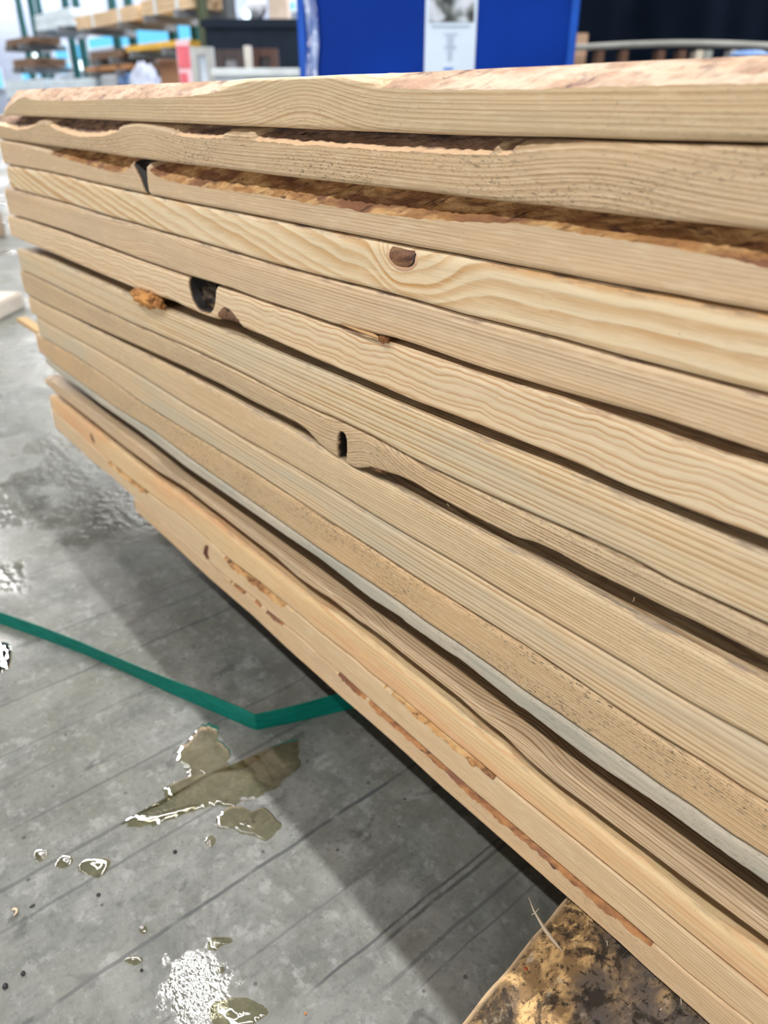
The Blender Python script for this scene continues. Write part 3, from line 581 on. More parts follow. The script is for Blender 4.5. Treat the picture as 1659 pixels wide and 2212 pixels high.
# ------------------------------------------------------------------ floor
def floor():
    n = 2
    me = mesh('floor', [(-45, -12, 0), (12, -12, 0), (12, 12, 0), (-45, 12, 0)], [(0, 1, 2, 3)])
    b = NB('wet_concrete'); P = b.obj(); x, y, z = b.sep(P)[:3]
    n1 = b.noise(P, 3.2, 5, .6); n2 = b.noise(P, 16, 6, .66, .5); n3 = b.noise(P, 90, 5, .7); n4 = b.noise(b.scl(P, (60, 14, 1), (3, 8, 0)), 1, 5, .65)
    col = b.mix(b.smooth(n2, .3, .7), lin((92, 94, 91)), lin((121, 123, 120)))
    col = b.mix(b.math('MULTIPLY', b.smooth(n1, .42, .62), .55), col, lin((100, 100, 89)))
    col = b.mix(b.math('MULTIPLY', b.smooth(n4, .50, .70), .45), col, lin((78, 80, 82)))
    col = b.mix(b.math('MULTIPLY', b.smooth(n3, .52, .74), .4), col, lin((148, 150, 148)))
    gr = b.noise(P, 150, 6, .75); col = b.mix(b.math('MULTIPLY', b.smooth(gr, .50, .62), .38), col, lin((72, 72, 70)))
    gr2 = b.noise(b.scl(P, (1, 1, 1), (7, 7, 0)), 44, 6, .72); col = b.mix(b.math('MULTIPLY', b.smooth(gr2, .53, .64), .40), col, lin((152, 154, 152)))
    stain = b.smooth(b.noise(b.scl(P, (9, 6, 1), (5, 2, 0)), 1, 5, .65, .6), .56, .70)
    col = b.mix(b.math('MULTIPLY', stain, .7), col, lin((72, 73, 68)))
    dk = b.smooth(b.noise(b.scl(P, (26, 18, 1), (1, 5, 0)), 1, 4, .6, .5), .64, .72)
    col = b.mix(b.math('MULTIPLY', dk, .65), col, lin((58, 58, 58)))
    pits = b.smooth(b.voro(P, 48), .11, .06); pm = b.smooth(b.noise(P, 23, 1), .46, .52)
    col = b.mix(b.math('MULTIPLY', b.math('MULTIPLY', pits, pm), .8), col, lin((52, 52, 54)))
    # saw cuts and scratches running across the hall
    wob = b.math('MULTIPLY', b.math('SUBTRACT', b.noise(b.comb(3.0, b.math('MULTIPLY', y, 14.0), 0.0), 1, 3), .5), .006)
    xw = b.math('ADD', x, wob); groove = None
    brk = b.noise(b.scl(P, (4, 30, 1), (9, 0, 0)), 1, 3)
    for (lx, hw, k, ya, yb) in ((-.400, .0024, .9, -2, 2), (-.761, .0024, .75, -2, 2), (-.858, .0022, .6, -.22, 2), (-.820, .0018, .8, -.04, 2), (-.523, .0028, .6, -2, .05), (-.582, .0020, .55, -.3, 1), (-.484, .0022, .55, -2, -.1), (-.2835, .0016, .95, -.16, 2), (-.2765, .0022, .9, -.10, 2), (-.249, .0022, .6, -.12, 1), (-.682, .0018, .45, -2, -.05), (-1.02, .003, .5, -2, 2), (-1.25, .003, .5, -2, 2), (-1.62, .004, .5, -2, 2), (-.335, .0016, .4, -.3, .0), (-.640, .0014, .4, -2, -.2), (-.232, .0012, .5, -.1, 1)):
        d = b.math('ABSOLUTE', b.math('SUBTRACT', xw, lx)); m = b.math('MULTIPLY', b.smooth(d, hw, hw * .45), k)
        m = b.math('MULTIPLY', m, b.math('MULTIPLY', b.smooth(y, ya, ya + .03), b.smooth(y, yb, yb - .03)))
        groove = m if groove is None else b.math('MAXIMUM', groove, m)
    groove = b.math('MULTIPLY', groove, b.smooth(brk, .26, .46))
    col = b.mix(groove, col, lin((66, 67, 70)))
    wetm = b.smooth(b.math('ADD', b.math('MULTIPLY', b.noise(P, 2.2, 4, .6), .75), b.math('MULTIPLY', b.noise(P, 13, 3), .25)), .44, .60)
    far = b.math('MULTIPLY', b.smooth(x, -.78, -1.05), b.smooth(x, -2.5, -1.9))
    far = b.math('MULTIPLY', far, b.smooth(b.noise(P, 5.5, 3), .36, .54))
    wet = b.math('MAXIMUM', wetm, b.math('MULTIPLY', far, .8))
    # splash in front, by the lower frame edge
    sx = b.math('DIVIDE', b.math('SUBTRACT', x, -.342), .040); sy = b.math('DIVIDE', b.math('SUBTRACT', y, -.217), .034)
    spl = b.math('EXPONENT', b.math('MULTIPLY', b.math('ADD', b.math('MULTIPLY', sx, sx), b.math('MULTIPLY', sy, sy)), -1.0))
    splm = b.smooth(b.math('ADD', spl, b.math('MULTIPLY', b.math('SUBTRACT', b.noise(P, 70, 5, .65), .5), 1.7)), .44, .66)
    wet = b.math('MAXIMUM', wet, splm)
    col = b.mix(b.math('MULTIPLY', wet, .35), col, lin((86, 86, 74)))
    rough = b.math('MULTIPLY_ADD', wet, -.36, .56)
    h = b.math('ADD', b.math('MULTIPLY', n3, .6), b.math('MULTIPLY', b.noise(P, 330, 3, .6), .4))
    h = b.math('SUBTRACT', h, b.math('MULTIPLY', groove, .9))
    hbn = b.n('ShaderNodeBump'); hbn.inputs['Distance'].default_value = .0012; b.put(hbn.inputs['Height'], h); b.put(hbn.inputs['Strength'], b.math('MULTIPLY_ADD', b.math('MAXIMUM', splm, b.math('MULTIPLY', far, .8)), -.31, .35)); hb = hbn.outputs[0]
    rip = b.n('ShaderNodeBump'); rip.inputs['Distance'].default_value = .0003; b.put(rip.inputs['Height'], b.noise(P, 260, 2, .5)); b.put(rip.inputs['Strength'], b.math('MULTIPLY', b.math('MAXIMUM', splm, b.math('MULTIPLY', far, .0)), .75)); rp2 = b.n('ShaderNodeBump'); rp2.inputs['Distance'].default_value = .0016; b.put(rp2.inputs['Height'], b.noise(P, 75, 2, .5)); b.put(rp2.inputs['Strength'], b.math('MULTIPLY', far, .8)); b.put(rp2.inputs['Normal'], hb); b.put(rip.inputs['Normal'], rp2.outputs[0])
    rough = b.math('MAXIMUM', b.math('SUBTRACT', rough, b.math('MULTIPLY', b.math('MAXIMUM', splm, far), .14)), .05)
    b.bsdf(col, rough, b.math('MULTIPLY_ADD', wet, .3, .3), rip.outputs[0])
    return link('floor', me, b.m)
struct('floor', floor())

# puddles: thin water films lying on the floor
def water_mat():
    b = NB('puddle_water'); P = b.obj()
    tr = b.n('ShaderNodeBsdfTransparent'); tr.inputs[0].default_value = (.74, .72, .60, 1)
    gl = b.n('ShaderNodeBsdfGlossy'); gl.inputs['Roughness'].default_value = .03; gl.inputs[0].default_value = (1, 1, 1, 1)
    bp = b.bump(b.noise(P, 60, 2), .25, .001); b.put(gl.inputs['Normal'], bp)
    fr = b.n('ShaderNodeFresnel'); fr.inputs[0].default_value = 1.33; b.put(fr.inputs['Normal'], bp)
    mx = b.n('ShaderNodeMixShader'); b.put(mx.inputs[0], fr.outputs[0]); b.put(mx.inputs[1], tr.outputs[0]); b.put(mx.inputs[2], gl.outputs[0])
    b.t.links.new(mx.outputs[0], b.out.inputs[0]); return b.m
M_water = water_mat()
def puddle(poly, label, h=.0011, seed=0, jag=.08):
    P = np.array([on_z(*p)[:2] for p in poly]); c = P.mean(0)
    # dense, slightly ragged outline
    n = len(P); out = []
    for i in range(n):
        p0, p1, p2, p3 = P[i - 1], P[i], P[(i + 1) % n], P[(i + 2) % n]
        for t in np.linspace(0, 1, 10, endpoint=False):
            q = .5 * (2 * p1 + (p2 - p0) * t + (2 * p0 - 5 * p1 + 4 * p2 - p3) * t * t + (3 * p1 - p0 - 3 * p2 + p3) * t ** 3)
            out.append(q)
    out = np.array(out); r = np.random.default_rng(seed); m = len(out)
    k = np.convolve(np.tile(r.uniform(-1, 1, m), 3), np.ones(3) / 3, 'same')[m:2 * m]
    out = c + (out - c) * (1 + jag * k[:, None])
    V = []; Fc = []; lv = [1.0, .97, .93, .86, .72, .5, .25]; hz = [0.0, .45, .72, .9, .98, 1.0, 1.0]
    for s, z in zip(lv, hz):
        for q in out: V.append((*(c + (q - c) * s - c), z * h * .6))
    V.append((0, 0, h)); L = len(lv)
    for a in range(L - 1):
        for i in range(m): Fc.append((a * m + i, a * m + (i + 1) % m, (a + 1) * m + (i + 1) % m, (a + 1) * m + i))
    for i in range(m): Fc.append(((L - 1) * m + i, (L - 1) * m + (i + 1) % m, L * m))
    o = link('puddle', mesh('puddle', V, Fc, True), M_water, None, (c[0], c[1], .0002)); tag(o, label, 'puddle', 'puddles on the concrete floor')
puddle([(264,1782),(290,1762),(335,1745),(362,1728),(352,1708),(378,1690),(405,1678),(398,1655),(382,1640),(392,1610),(418,1588),(442,1562),(470,1572),(474,1600),(500,1628),(492,1648),(520,1662),(560,1640),(600,1610),(640,1600),(650,1640),(610,1690),(560,1722),(520,1736),(470,1742),(436,1748),(380,1768),(320,1786)], 'long puddle with a white lamp streak, left of the shadow edge', seed=1, h=.0016)
puddle([(466,1778),(480,1752),(515,1742),(545,1752),(570,1746),(604,1775),(600,1798),(575,1816),(545,1806),(520,1802),(500,1790),(482,1792)], 'puddle just below the long puddle at the shadow edge', seed=2, h=.0014)
puddle([(442,1820),(450,1806),(464,1808),(466,1820),(455,1830)], 'round drop beside the lower end of the long puddle', seed=3, h=.0012)
puddle([(74,1852),(78,1838),(100,1836),(104,1846),(92,1860),(82,1862)], 'small puddle at the left edge above the wood chip', seed=4, h=.0012)
puddle([(118,1872),(130,1852),(152,1848),(158,1862),(140,1876)], 'second small puddle from the left edge, beside the first drop', seed=5, h=.0012)
puddle([(170,1880),(178,1860),(215,1853),(238,1858),(232,1880),(215,1896),(190,1890)], 'small flat puddle right of the two left drops', seed=6, h=.0012)
puddle([(449,2050),(452,2030),(470,2024),(500,2026),(500,2036),(478,2044),(465,2054)], 'small peanut-shaped puddle above the splash', seed=7, h=.0013)
puddle([(270,2078),(280,2066),(306,2068),(308,2078),(290,2086)], 'drop left of the splash', seed=8, h=.0013)
puddle([(455,2175),(480,2160),(520,2155),(560,2168),(580,2184),(560,2205),(510,2225),(465,2215)], 'olive puddle on the right of the splash at the lower edge', seed=9, h=.0013)
puddle([(-10,1395),(8,1388),(24,1398),(22,1440),(0,1452),(-20,1430)], 'bright puddle by the left end of the green strap', seed=10, h=.0013)
puddle([(300,2010),(306,2000),(318,2002),(318,2014),(308,2018)], 'tiny drop on the floor above the splash', seed=11, h=.001)
puddle([(470,2096),(478,2088),(486,2092),(484,2100),(475,2102)], 'tiny drop close to the peanut-shaped puddle', seed=12, h=.001)

# tongue of the long puddle: a shallow sloping film that mirrors the strip lamp above the stack
def tongue():
    a, c = on_z(298, 1773), on_z(427, 1745); n = 40; pts = [a + (c - a) * i / n for i in range(n + 1)]
    zs = [.0006]
    for p, q in zip(pts, pts[1:]):
        m = (p + q) / 2; lo, hi = -.3, .3
        for _ in range(50):
            ny = (lo + hi) / 2; nv = np.array([0, ny, 1.0]); nv /= np.linalg.norm(nv); d = m - CAM; d = d / np.linalg.norm(d); r = d - 2 * d.dot(nv) * nv
            if m[1] + r[1] * (5 - m[2]) / r[2] > .57: hi = ny
            else: lo = ny
        zs.append(zs[-1] - ny * (q - p)[1])
    zs = np.array(zs); zs = zs - zs.min() + .0003
    V = []; Fc = []; d = (c - a)[:2]; d = d / np.linalg.norm(d); nr = np.array([d[1], -d[0]]); k = 11
    for i, p in enumerate(pts):
        w = .0036 * (1 - abs(2 * i / n - 1) ** 6) + .0008
        w *= 1 + .12 * math.sin(i * 1.1)
        for j in range(k):
            u = j / (k - 1) * 2 - 1; zz = zs[i] * (1 if abs(u) < .75 else max(0, 1 - ((abs(u) - .75) / .25) ** 2))
            V.append((*(p[:2] + nr * u * w - a[:2]), zz))
    for i in range(n):
        for j in range(k - 1): Fc.append((i * k + j, (i + 1) * k + j, (i + 1) * k + j + 1, i * k + j + 1))
    o = link('puddle', mesh('puddle', V, Fc, True), M_water2, None, (a[0], a[1], .0018)); tag(o, 'narrow film of water mirroring a bright white lamp streak', 'puddle', 'puddles on the concrete floor')
def water2():
    b = NB('still_water'); tr = b.n('ShaderNodeBsdfTransparent'); tr.inputs[0].default_value = (.8, .78, .66, 1)
    gl = b.n('ShaderNodeBsdfGlossy'); gl.inputs['Roughness'].default_value = .04
    fr = b.n('ShaderNodeFresnel'); fr.inputs[0].default_value = 1.33; mx = b.n('ShaderNodeMixShader')
    b.put(mx.inputs[0], fr.outputs[0]); b.put(mx.inputs[1], tr.outputs[0]); b.put(mx.inputs[2], gl.outputs[0]); b.t.links.new(mx.outputs[0], b.out.inputs[0]); return b.m
M_water2 = water2(); tongue()

# small debris
def bit(name, px, py, r, mat, label, cat, seed):
    P = on_z(px, py); o = link(name, lump(name, r, seed, 3, .35), mat, None, (P[0], P[1], r[2] * .8)); tag(o, label, cat)
M_peb = simple('pebble_black', (34, 32, 36), .3)
bit('pebble', 12, 2132, (.0022, .0019, .0016), M_peb, 'black pebble at the lower left corner of the floor', 'pebble', 1)
bit('pebble', 50, 2104, (.0018, .0016, .0012), M_peb, 'dark pebble right of the corner pebble', 'pebble', 2)
bit('pebble', 213, 1934, (.0018, .0016, .0009), M_peb, 'flat black grit below the small left puddles', 'pebble', 3)
bit('pebble', 378, 1841, (.0019, .0018, .001), M_peb, 'black grit below the lamp-streaked puddle', 'pebble', 4)
bit('pebble', 306, 2097, (.0012, .0012, .001), M_peb, 'tiny black grit left of the splash', 'pebble', 5)
bit('pebble', 70, 1958, (.0010, .0022, .0009), simple('grit_green', (52, 58, 48), .5), 'narrow dark grit right of the wood chip', 'pebble', 6)
chip = [on_z(26,1966,.0015), on_z(30,1963,.0022), on_z(36,1964,.0024), on_z(36,1971,.0018), on_z(30,1978,.0012)]
o = link('wood_chip', tube('wood_chip', chip, [.0005,.0009,.0010,.0009,.0004], 7), simple('chip_pale', (224, 196, 164), .7)); tag(o, 'curled pale wood chip on the floor near the lower left', 'wood chip')
bit('orange_crumb', 660, 2190, (.0011, .0009, .0007), simple('orange_crumb', (176, 112, 62), .6), 'tiny orange crumb on the floor right of the splash', 'crumb', 7)

# green packing strap standing on edge
def strap():
    pts = [on_z(*p) for p in ((-60,1322),(0,1347),(90,1379),(181,1413),(272,1453),(362,1495),(460,1537),(535,1570))]
    bend = on_z(555, 1577); tail = [on_z(*p) for p in ((640,1560),(735,1537))]
    d = tail[1] - tail[0]; tail.append(tail[1] + d * .8)
    path = [np.array(p) for p in pts] + [bend] + [np.array(p) for p in tail]
    # resample, keep the fold sharp
    q = []
    for a, b_ in zip(path, path[1:]):
        for t in np.linspace(0, 1, 8, endpoint=False): q.append(a + (b_ - a) * t)
    q.append(path[-1]); q = np.array(q); bi = 8 * len(pts)
    hgt = np.interp(np.arange(len(q)), [0, bi - 30, bi, bi + 8, len(q) - 1], [.0180, .0215, .0245, .026, .028])
    th = .0009; V = []; Fc = []
    for i, p in enumerate(q):
        a = q[max(i - 1, 0)]; c = q[min(i + 1, len(q) - 1)]; d = (c - a)[:2]; d = d / np.linalg.norm(d); nrm = np.array([-d[1], d[0]])
        lean = .0016 * math.sin(i * .16)
        for s in (-1, 1):
            V.append((*(p[:2] + nrm * s * th / 2), .0003)); V.append((*(p[:2] + nrm * (s * th / 2 + lean)), hgt[i]))
    for i in range(len(q) - 1):
        a, c = 4 * i, 4 * i + 4
        Fc += [(a, c, c + 1, a + 1), (a + 2, a + 3, c + 3, c + 2), (a + 1, c + 1, c + 3, a + 3), (a, a + 2, c + 2, c)]
    Fc += [(0, 1, 3, 2), (4 * len(q) - 4, 4 * len(q) - 2, 4 * len(q) - 1, 4 * len(q) - 3)]
    b = NB('green_strap'); P = b.obj(); x, y, z = b.sep(P)[:3]
    f = b.noise(b.scl(P, (40, 40, 500)), 1, 3)
    b.bsdf(b.mix(b.smooth(f, .3, .7), lin((0, 84, 74)), lin((0, 102, 88))), .45, .18, b.bump(b.noise(P, 500, 2), .25, .0004))
    o = link('packing_strap', mesh('packing_strap', V, Fc), b.m); return o
tag(strap(), 'green plastic packing strap standing on edge on the wet floor, bent beneath the stack', 'strap')

# ------------------------------------------------------------------ background of the hall
M_white = simple('wall_white', (184, 196, 222), .8, .2)
YW = 8.0
struct('wall_back', link('wall_back', boxes('wall_back', [((-45, YW, 0), (12, YW + .2, 6))]), M_white))
struct('wall_left', link('wall_left', boxes('wall_left', [((-45.2, -12, 0), (-45, 12, 6))]), M_white))
M_frame = simple('window_frame_white', (214, 220, 228), .6)
M_pane = emit('window_daylight_blue', (112, 204, 252), 1.15); M_pane2 = emit('window_daylight_white', (222, 248, 255), 3.0)
wins = [(120,98,149,130,0),(155,97,176,128,0),(192,80,248,102,0),(254,76,281,99,0),(287,58,371,92,0),(380,49,418,84,0),(426,44,447,78,0),(450,31,500,48,1),(527,20,556,40,1),(48,148,78,172,0),(81,144,98,165,0),(129,136,155,160,0),(160,130,182,152,1),(198,124,212,138,1),(214,122,252,138,0),(256,115,277,138,1),(58,108,70,123,1),(73,108,92,123,1),(616,6,640,22,0),(-30,150,6,190,0)]
for i, (x0, y0, x1, y1, br) in enumerate(wins):
    a, c = on_y(x0, (y0 + y1) / 2, YW), on_y(x1, (y0 + y1) / 2, YW); xm = (x0 + x1) / 2; t, d = on_y(xm, y0, YW)[2], on_y(xm, y1, YW)[2]
    w, h = (c[0] - a[0]) / 2, (t - d) / 2; f = empty('window_%d' % (i + 1), ((a[0] + c[0]) / 2, YW, (t + d) / 2)); f['kind'] = 'structure'
    fr = .035
    link('window_frame', boxes('window_frame', [((-w - fr, -.03, h), (w + fr, 0, h + fr)), ((-w - fr, -.03, -h - fr), (w + fr, 0, -h)), ((-w - fr, -.03, -h), (-w, 0, h)), ((w, -.03, -h), (w + fr, 0, h))]), M_frame, f)
    link('window_pane', boxes('window_pane', [((-w, -.012, -h), (w, -.004, h))]), M_pane2 if br else M_pane, f)

# cantilever rack with teal columns
YR = 5.6; M_teal = simple('rack_teal', (4, 74, 76), .5); M_arm = simple('rack_arm_grey', (120, 124, 130), .5)
rack = empty('cantilever_rack', (-12, YR, 0)); tag(rack, 'teal steel cantilever rack with timber packs along the white wall', 'rack')
for px, w in ((50,.07),(76,.07),(92,.05),(150,.07),(172,.07),(249,.07),(284,.07),(373,.08),(422,.08)):
    P = on_y(px, 60, YR); x = P[0] + 12
    link('column', boxes('column', [((x - w, -.05, 0), (x + w, .05, 4.2))], .01), M_teal, rack)
    link('foot', boxes('foot', [((x - w, -1.0, 0), (x + w, .4, .14))], .01), M_teal, rack)
def zpx(px, py, Y): return float(on_y(px, py, Y)[2])
M_pk = simple('pack_pine', (214, 186, 152), .7, vs=3); M_pkd = simple('pack_brown', (124, 98, 80), .7, vs=3); M_wrap = simple('pack_white_wrap', (216, 230, 242), .35, .5); M_yel = simple('beam_yellow', (226, 178, 70), .5); M_bluew = simple('wrap_blue', (112, 150, 210), .4); M_ora = simple('pack_orange_brown', (186, 134, 92), .7)
def pack(x0, y0, x1, y1, m, label, name='timber_pack', depth=.6, cat='timber pack', layers=3, rows=5, strap_m=None):
    Y = YR - .75; xm = (x0 + x1) / 2; a = on_y(x0, (y0 + y1) / 2, Y)[0]; c = on_y(x1, (y0 + y1) / 2, Y)[0]; t, d = zpx(xm, y0, Y), zpx(xm, y1, Y)
    e = empty(name, ((a + c) / 2, Y, d)); tag(e, label, cat)
    L = (c - a) / 2; h = (t - d); items = []
    for i in range(layers):
        for j in range(rows):
            dx = random.uniform(-.06, .06) * min(1, L); items.append(((-L + dx, j * depth / rows + .004, i * h / layers + .003), (L + dx, (j + 1) * depth / rows - .004, (i + 1) * h / layers - .003)))
    link('planks', boxes('planks', items), m, e)
    if strap_m:
        for u in (-L * .4, L * .45): link('band', boxes('band', [((u - .03, -.006, -.004), (u + .03, depth + .004, h + .005))]), strap_m, e)
    # arms the pack lies on
    for u in (-.6, .6):
        link('arm', boxes('arm', [((12 + (a + c) / 2 + u * L - .05, -.85, d - .09), (12 + (a + c) / 2 + u * L + .05, .0, d - .004))]), M_arm, rack)
pack(74,24,152,62,M_wrap,'white foil-wrapped pack on the upper left of the teal rack',layers=2,rows=2)
pack(162,22,300,54,M_pk,'pale pine pack on the upper rack level, right of the white foil pack',strap_m=M_wrap)
pack(302,-12,416,27,M_pk,'pine pack cut off by the top edge, highest on the teal rack',strap_m=M_wrap)
pack(192,109,266,126,M_pkd,'grey-brown timber pack above the yellow beam end')
pack(272,92,392,106,M_yel,'long yellow beam on the teal rack',layers=1,rows=2,name='yellow_timber',cat='timber')
pack(184,141,288,152,M_ora,'orange-brown boards on the lowest visible rack level',layers=2)
pack(10,82,62,98,M_pkd,'dark brown pack at the far left, upper one of two')
pack(28,126,74,146,M_pkd,'dark brown pack at the far left, lower one of two')
pack(10,172,96,212,M_wrap,'white sheet stack low at the far left behind the topmost board',layers=2,rows=2,name='sheet_stack',cat='sheet stack')
pack(106,170,206,196,M_wrap,'white sheet stack behind the left half of the topmost board',layers=2,rows=2,name='sheet_stack',cat='sheet stack')
pack(220,160,252,190,simple('sheet_grey', (176, 182, 192), .6),'grey sheet stack right of the white sheets',layers=2,rows=2,name='sheet_stack',cat='sheet stack')
pack(256,158,284,182,M_bluew,'blue wrapped pack beside the white bag',layers=2,rows=1,depth=.25)

def facing(name, x0, y0, x1, y1, D, dep, label, cat, mat=None, zlo=None):
    """a box whose front faces the camera side of the hall; returns (root, half width, z0, z1)"""
    xm = (x0 + x1) / 2; a, c = at_d(x0, (y0 + y1) / 2, D), at_d(x1, (y0 + y1) / 2, D); w = float(np.linalg.norm((c - a)[:2])) / 2
    t = float(at_d(xm, y0, D)[2]); d = float(at_d(xm, y1, D)[2]) if zlo is None else zlo
    m = (a + c) / 2; e = empty(name, (m[0], m[1], d), math.pi / 2 - AZ); tag(e, label, cat); return e, w, t - d
# stuff in front of the rack
e, w, h = facing('cardboard_box', 344, 130, 386, 176, 8.0, .5, 'brown cardboard box between the white bag and the pink banner', 'box', zlo=.35)
M_card = simple('cardboard', (150, 112, 84), .8)
link('box_body', boxes('box_body', [((-w, 0, 0), (w, .5, h))], .01), M_card, e); link('box_flap', boxes('box_flap', [((-w, -.1, h - .01), (w, .02, h))]), M_card, e)
o = link('box_stand', boxes('box_stand', [((-.9, -.05, 0), (.5, .6, .35))], .01), simple('stand_grey', (150, 152, 160), .6), None, (e.location.x, e.location.y, 0)); o.rotation_euler = e.rotation_euler; tag(o, 'grey low platform under the cardboard box and the white bag', 'platform')
P = at_d(310, 160, 7.8); o = link('white_bag', lump('white_bag', (.125, .13, .27), 5, 4, .3), simple('bag_white', (178, 186, 208), .6, .2), None, (P[0], P[1], .64)); tag(o, 'crumpled white bag left of the cardboard box', 'bag')
e, w, h = facing('roll_banner', 384, 86, 412, 180, 7.6, .1, 'narrow pink and red roll-up banner right of the cardboard box', 'banner', zlo=0)
link('banner_sheet', boxes('banner_sheet', [((-w, 0, .05), (w, .012, h))]), simple('banner_pink', (240, 206, 218), .6), e)
link('red_print', boxes('red_print', [((-w * .9, -.004, h * .80), (w * .95, 0, h * .96)), ((-w * .9, -.004, h * .62), (w * .3, 0, h * .77))]), simple('banner_red', (222, 108, 122), .6), e)
link('base', boxes('base', [((-w, -.1, 0), (w, .12, .05))], .01), M_arm, e)
def framed(x0, y0, x1, y1, D, m, mp, label, bar=False, zlo=0.0, fw=.08):
    e, w, h = facing('framed_panel', x0, y0, x1, y1, D, .06, label, 'framed panel', zlo=zlo)
    it = [((-w, 0, 0), (-w + fw, .07, h)), ((w - fw, 0, 0), (w, .07, h)), ((-w + fw, 0, h - fw), (w - fw, .07, h)), ((-w + fw, 0, 0), (w - fw, .07, fw))]
    if bar: it.append(((-.03, 0, fw), (.03, .07, h - fw)))
    link('frame', boxes('frame', it, .004), m, e); link('panel', boxes('panel', [((-w + fw, .025, fw), (w - fw, .045, h - fw))]), mp, e)
framed(413, 101, 462, 180, 7.2, simple('frame_grey', (176, 180, 180), .5), simple('panel_bluegrey', (128, 150, 176), .15, .6), 'grey-framed glazed panel left of the dark partition', fw=.06)
framed(466, 106, 530, 160, 6.9, simple('frame_brown', (66, 56, 58), .6), simple('panel_grey', (112, 116, 126), .2, .5), 'dark-framed grey panel left of the pale post', zlo=.5, fw=.07)
framed(543, 104, 600, 158, 6.9, simple('frame_darkbrown', (78, 54, 48), .6), simple('panel_dark', (44, 40, 46), .2, .5), 'brown-framed dark panel right of the pale post', zlo=.5, fw=.06)
e, w, h = facing('timber_post', 528, 98, 542, 160, 6.7, .1, 'pale upright post between the two dark framed panels', 'post', zlo=.0)
link('post', boxes('post', [((-w, 0, 0), (w, .09, h))], .005), simple('post_pale', (188, 184, 178), .7), e)
e, w, h = facing('work_table', 456, 147, 668, 180, 6.2, .8, 'white table behind the stack, left of the blue crate', 'table', zlo=0)
M_tab = simple('table_white', (206, 214, 218), .4)
link('tabletop', boxes('tabletop', [((-w, 0, h - .05), (w, .45, h))], .006), M_tab, e)
link('apron', boxes('apron', [((-w + .03, .03, h - .30), (w - .03, .06, h - .05))]), simple('table_apron', (188, 200, 208), .5), e)
for sx in (-1, 1):
    for yy in (.08, .38): link('leg', boxes('leg', [((sx * (w - .06) - .03, yy - .03, 0), (sx * (w - .06) + .03, yy + .03, h - .05))]), M_arm, e)
e, w, h = facing('dark_container', 446, 40, 660, 180, 9.3, 1, 'large dark navy container behind the framed panels', 'container', zlo=0)
M_navy = simple('container_navy', (24, 36, 50), .6, .15); link('body', boxes('body', [((-w, 0, .1), (w, 1.2, h))], .02), M_navy, e)
link('rim', boxes('rim', [((-w - .03, -.03, h - .08), (w + .03, 0, h - .01))]), M_navy, e); link('base_skid', boxes('base_skid', [((-w, .05, 0), (-w + .2, 1.1, .1)), ((w - .2, .05, 0), (w, 1.1, .1))]), M_arm, e)
zc = h
P = at_d(604, 32, 9.6); o = link('cardboard_box', boxes('cardboard_box', [((-.10, -.1, 0), (.10, .2, .22))], .01), simple('cardboard_pale', (206, 188, 172), .8), None, (P[0], P[1], zc + .0)); o.rotation_euler = (0, 0, math.pi / 2 - AZ); tag(o, 'pale carton standing on the dark container near the blue crate', 'box')
P = at_d(556, 40, 9.6); o = link('white_bag', lump('white_bag_small', (.10, .1, .13), 9, 3, .3), simple('bag_white_small', (226, 230, 240), .5), None, (P[0], P[1], zc + .15)); tag(o, 'small white bag on the dark container, left of the carton', 'bag')
for i, (px, wd, m) in enumerate(((441, .05, simple('pole_olive', (70, 78, 56), .6)), (498, .06, simple('pole_grey', (84, 88, 92), .6)), (556, .06, simple('pole_dark', (52, 58, 66), .6)), (614, .05, simple('pole_steel', (96, 98, 96), .6)))):
    P = at_d(px, 60, 11.0); o = link('roof_post', boxes('roof_post', [((-wd, -wd, 0), (wd, wd, 5))]), m, None, (P[0], P[1], 0)); tag(o, ['olive post behind the dark container, leftmost of the four', 'grey post behind the dark container, second from the left', 'dark post behind the dark container, third from the left', 'steel post behind the dark container, next to the blue crate'][i], 'post', 'posts behind the container')
# blue crate
e, w, h = facing('blue_crate', 646, -150, 1243, 300, 3.6, 1, 'tall blue crate with a white notice sheet, standing behind the stack', 'crate', zlo=0)
bm = bmesh.new(); box(bm, (-w, 0, .1), (w, .9, h), .02)
bb = NB('crate_blue'); Pn = bb.obj(); bb.bsdf(bb.mix(bb.smooth(bb.noise(Pn, 3, 4), .35, .7), lin((0, 43, 130)), lin((0, 49, 144))), .5, .12, bb.bump(bb.noise(Pn, 6, 2), .15, .01))
link('body', bm_mesh('body', bm), bb.m, e)
M_fold = simple('crate_edge_highlight', (20, 80, 180), .3, .6)  # lighter copy of the crate blue, painting in the highlight on its edges
for u in (w - .012, -w + .012): link('edge_fold', boxes('edge_fold', [((u - .016, -.012, .1), (u + .016, 0, h))], .004), M_fold, e)
for sx in (-1, 1): link('foot', boxes('foot', [((sx * (w - .12) - .08, .05, 0), (sx * (w - .12) + .08, .85, .1))]), M_arm, e)
bf_ = NB('clear_film'); pf = bf_.obj(); bf_.bsdf(bf_.mix(bf_.smooth(bf_.noise(bf_.scl(pf, (30, 30, 5)), 1, 4), .35, .65), lin((70, 92, 158)), lin((150, 172, 214))), .12, .8, bf_.bump(bf_.noise(bf_.scl(pf, (30, 30, 8)), 1, 3), 1.0, .02))
link('film_strip', mesh('film_strip', [(-w + .030 + .045 * j + .008 * math.sin(i * 1.7), -.014 - (.006 if j else 0), .1 + (h - .1) * i / 12) for i in range(13) for j in (0, 1)], [(2 * i, 2 * i + 1, 2 * i + 3, 2 * i + 2) for i in range(12)]), bf_.m, e)
sc = 3.6 / (F / math.cos(TH)) ; 
def crx(px): return (px - (646 + 1243) / 2) / 597 * 2 * w
def crz(py, px=973): return float(at_d(px, py, 3.6)[2])
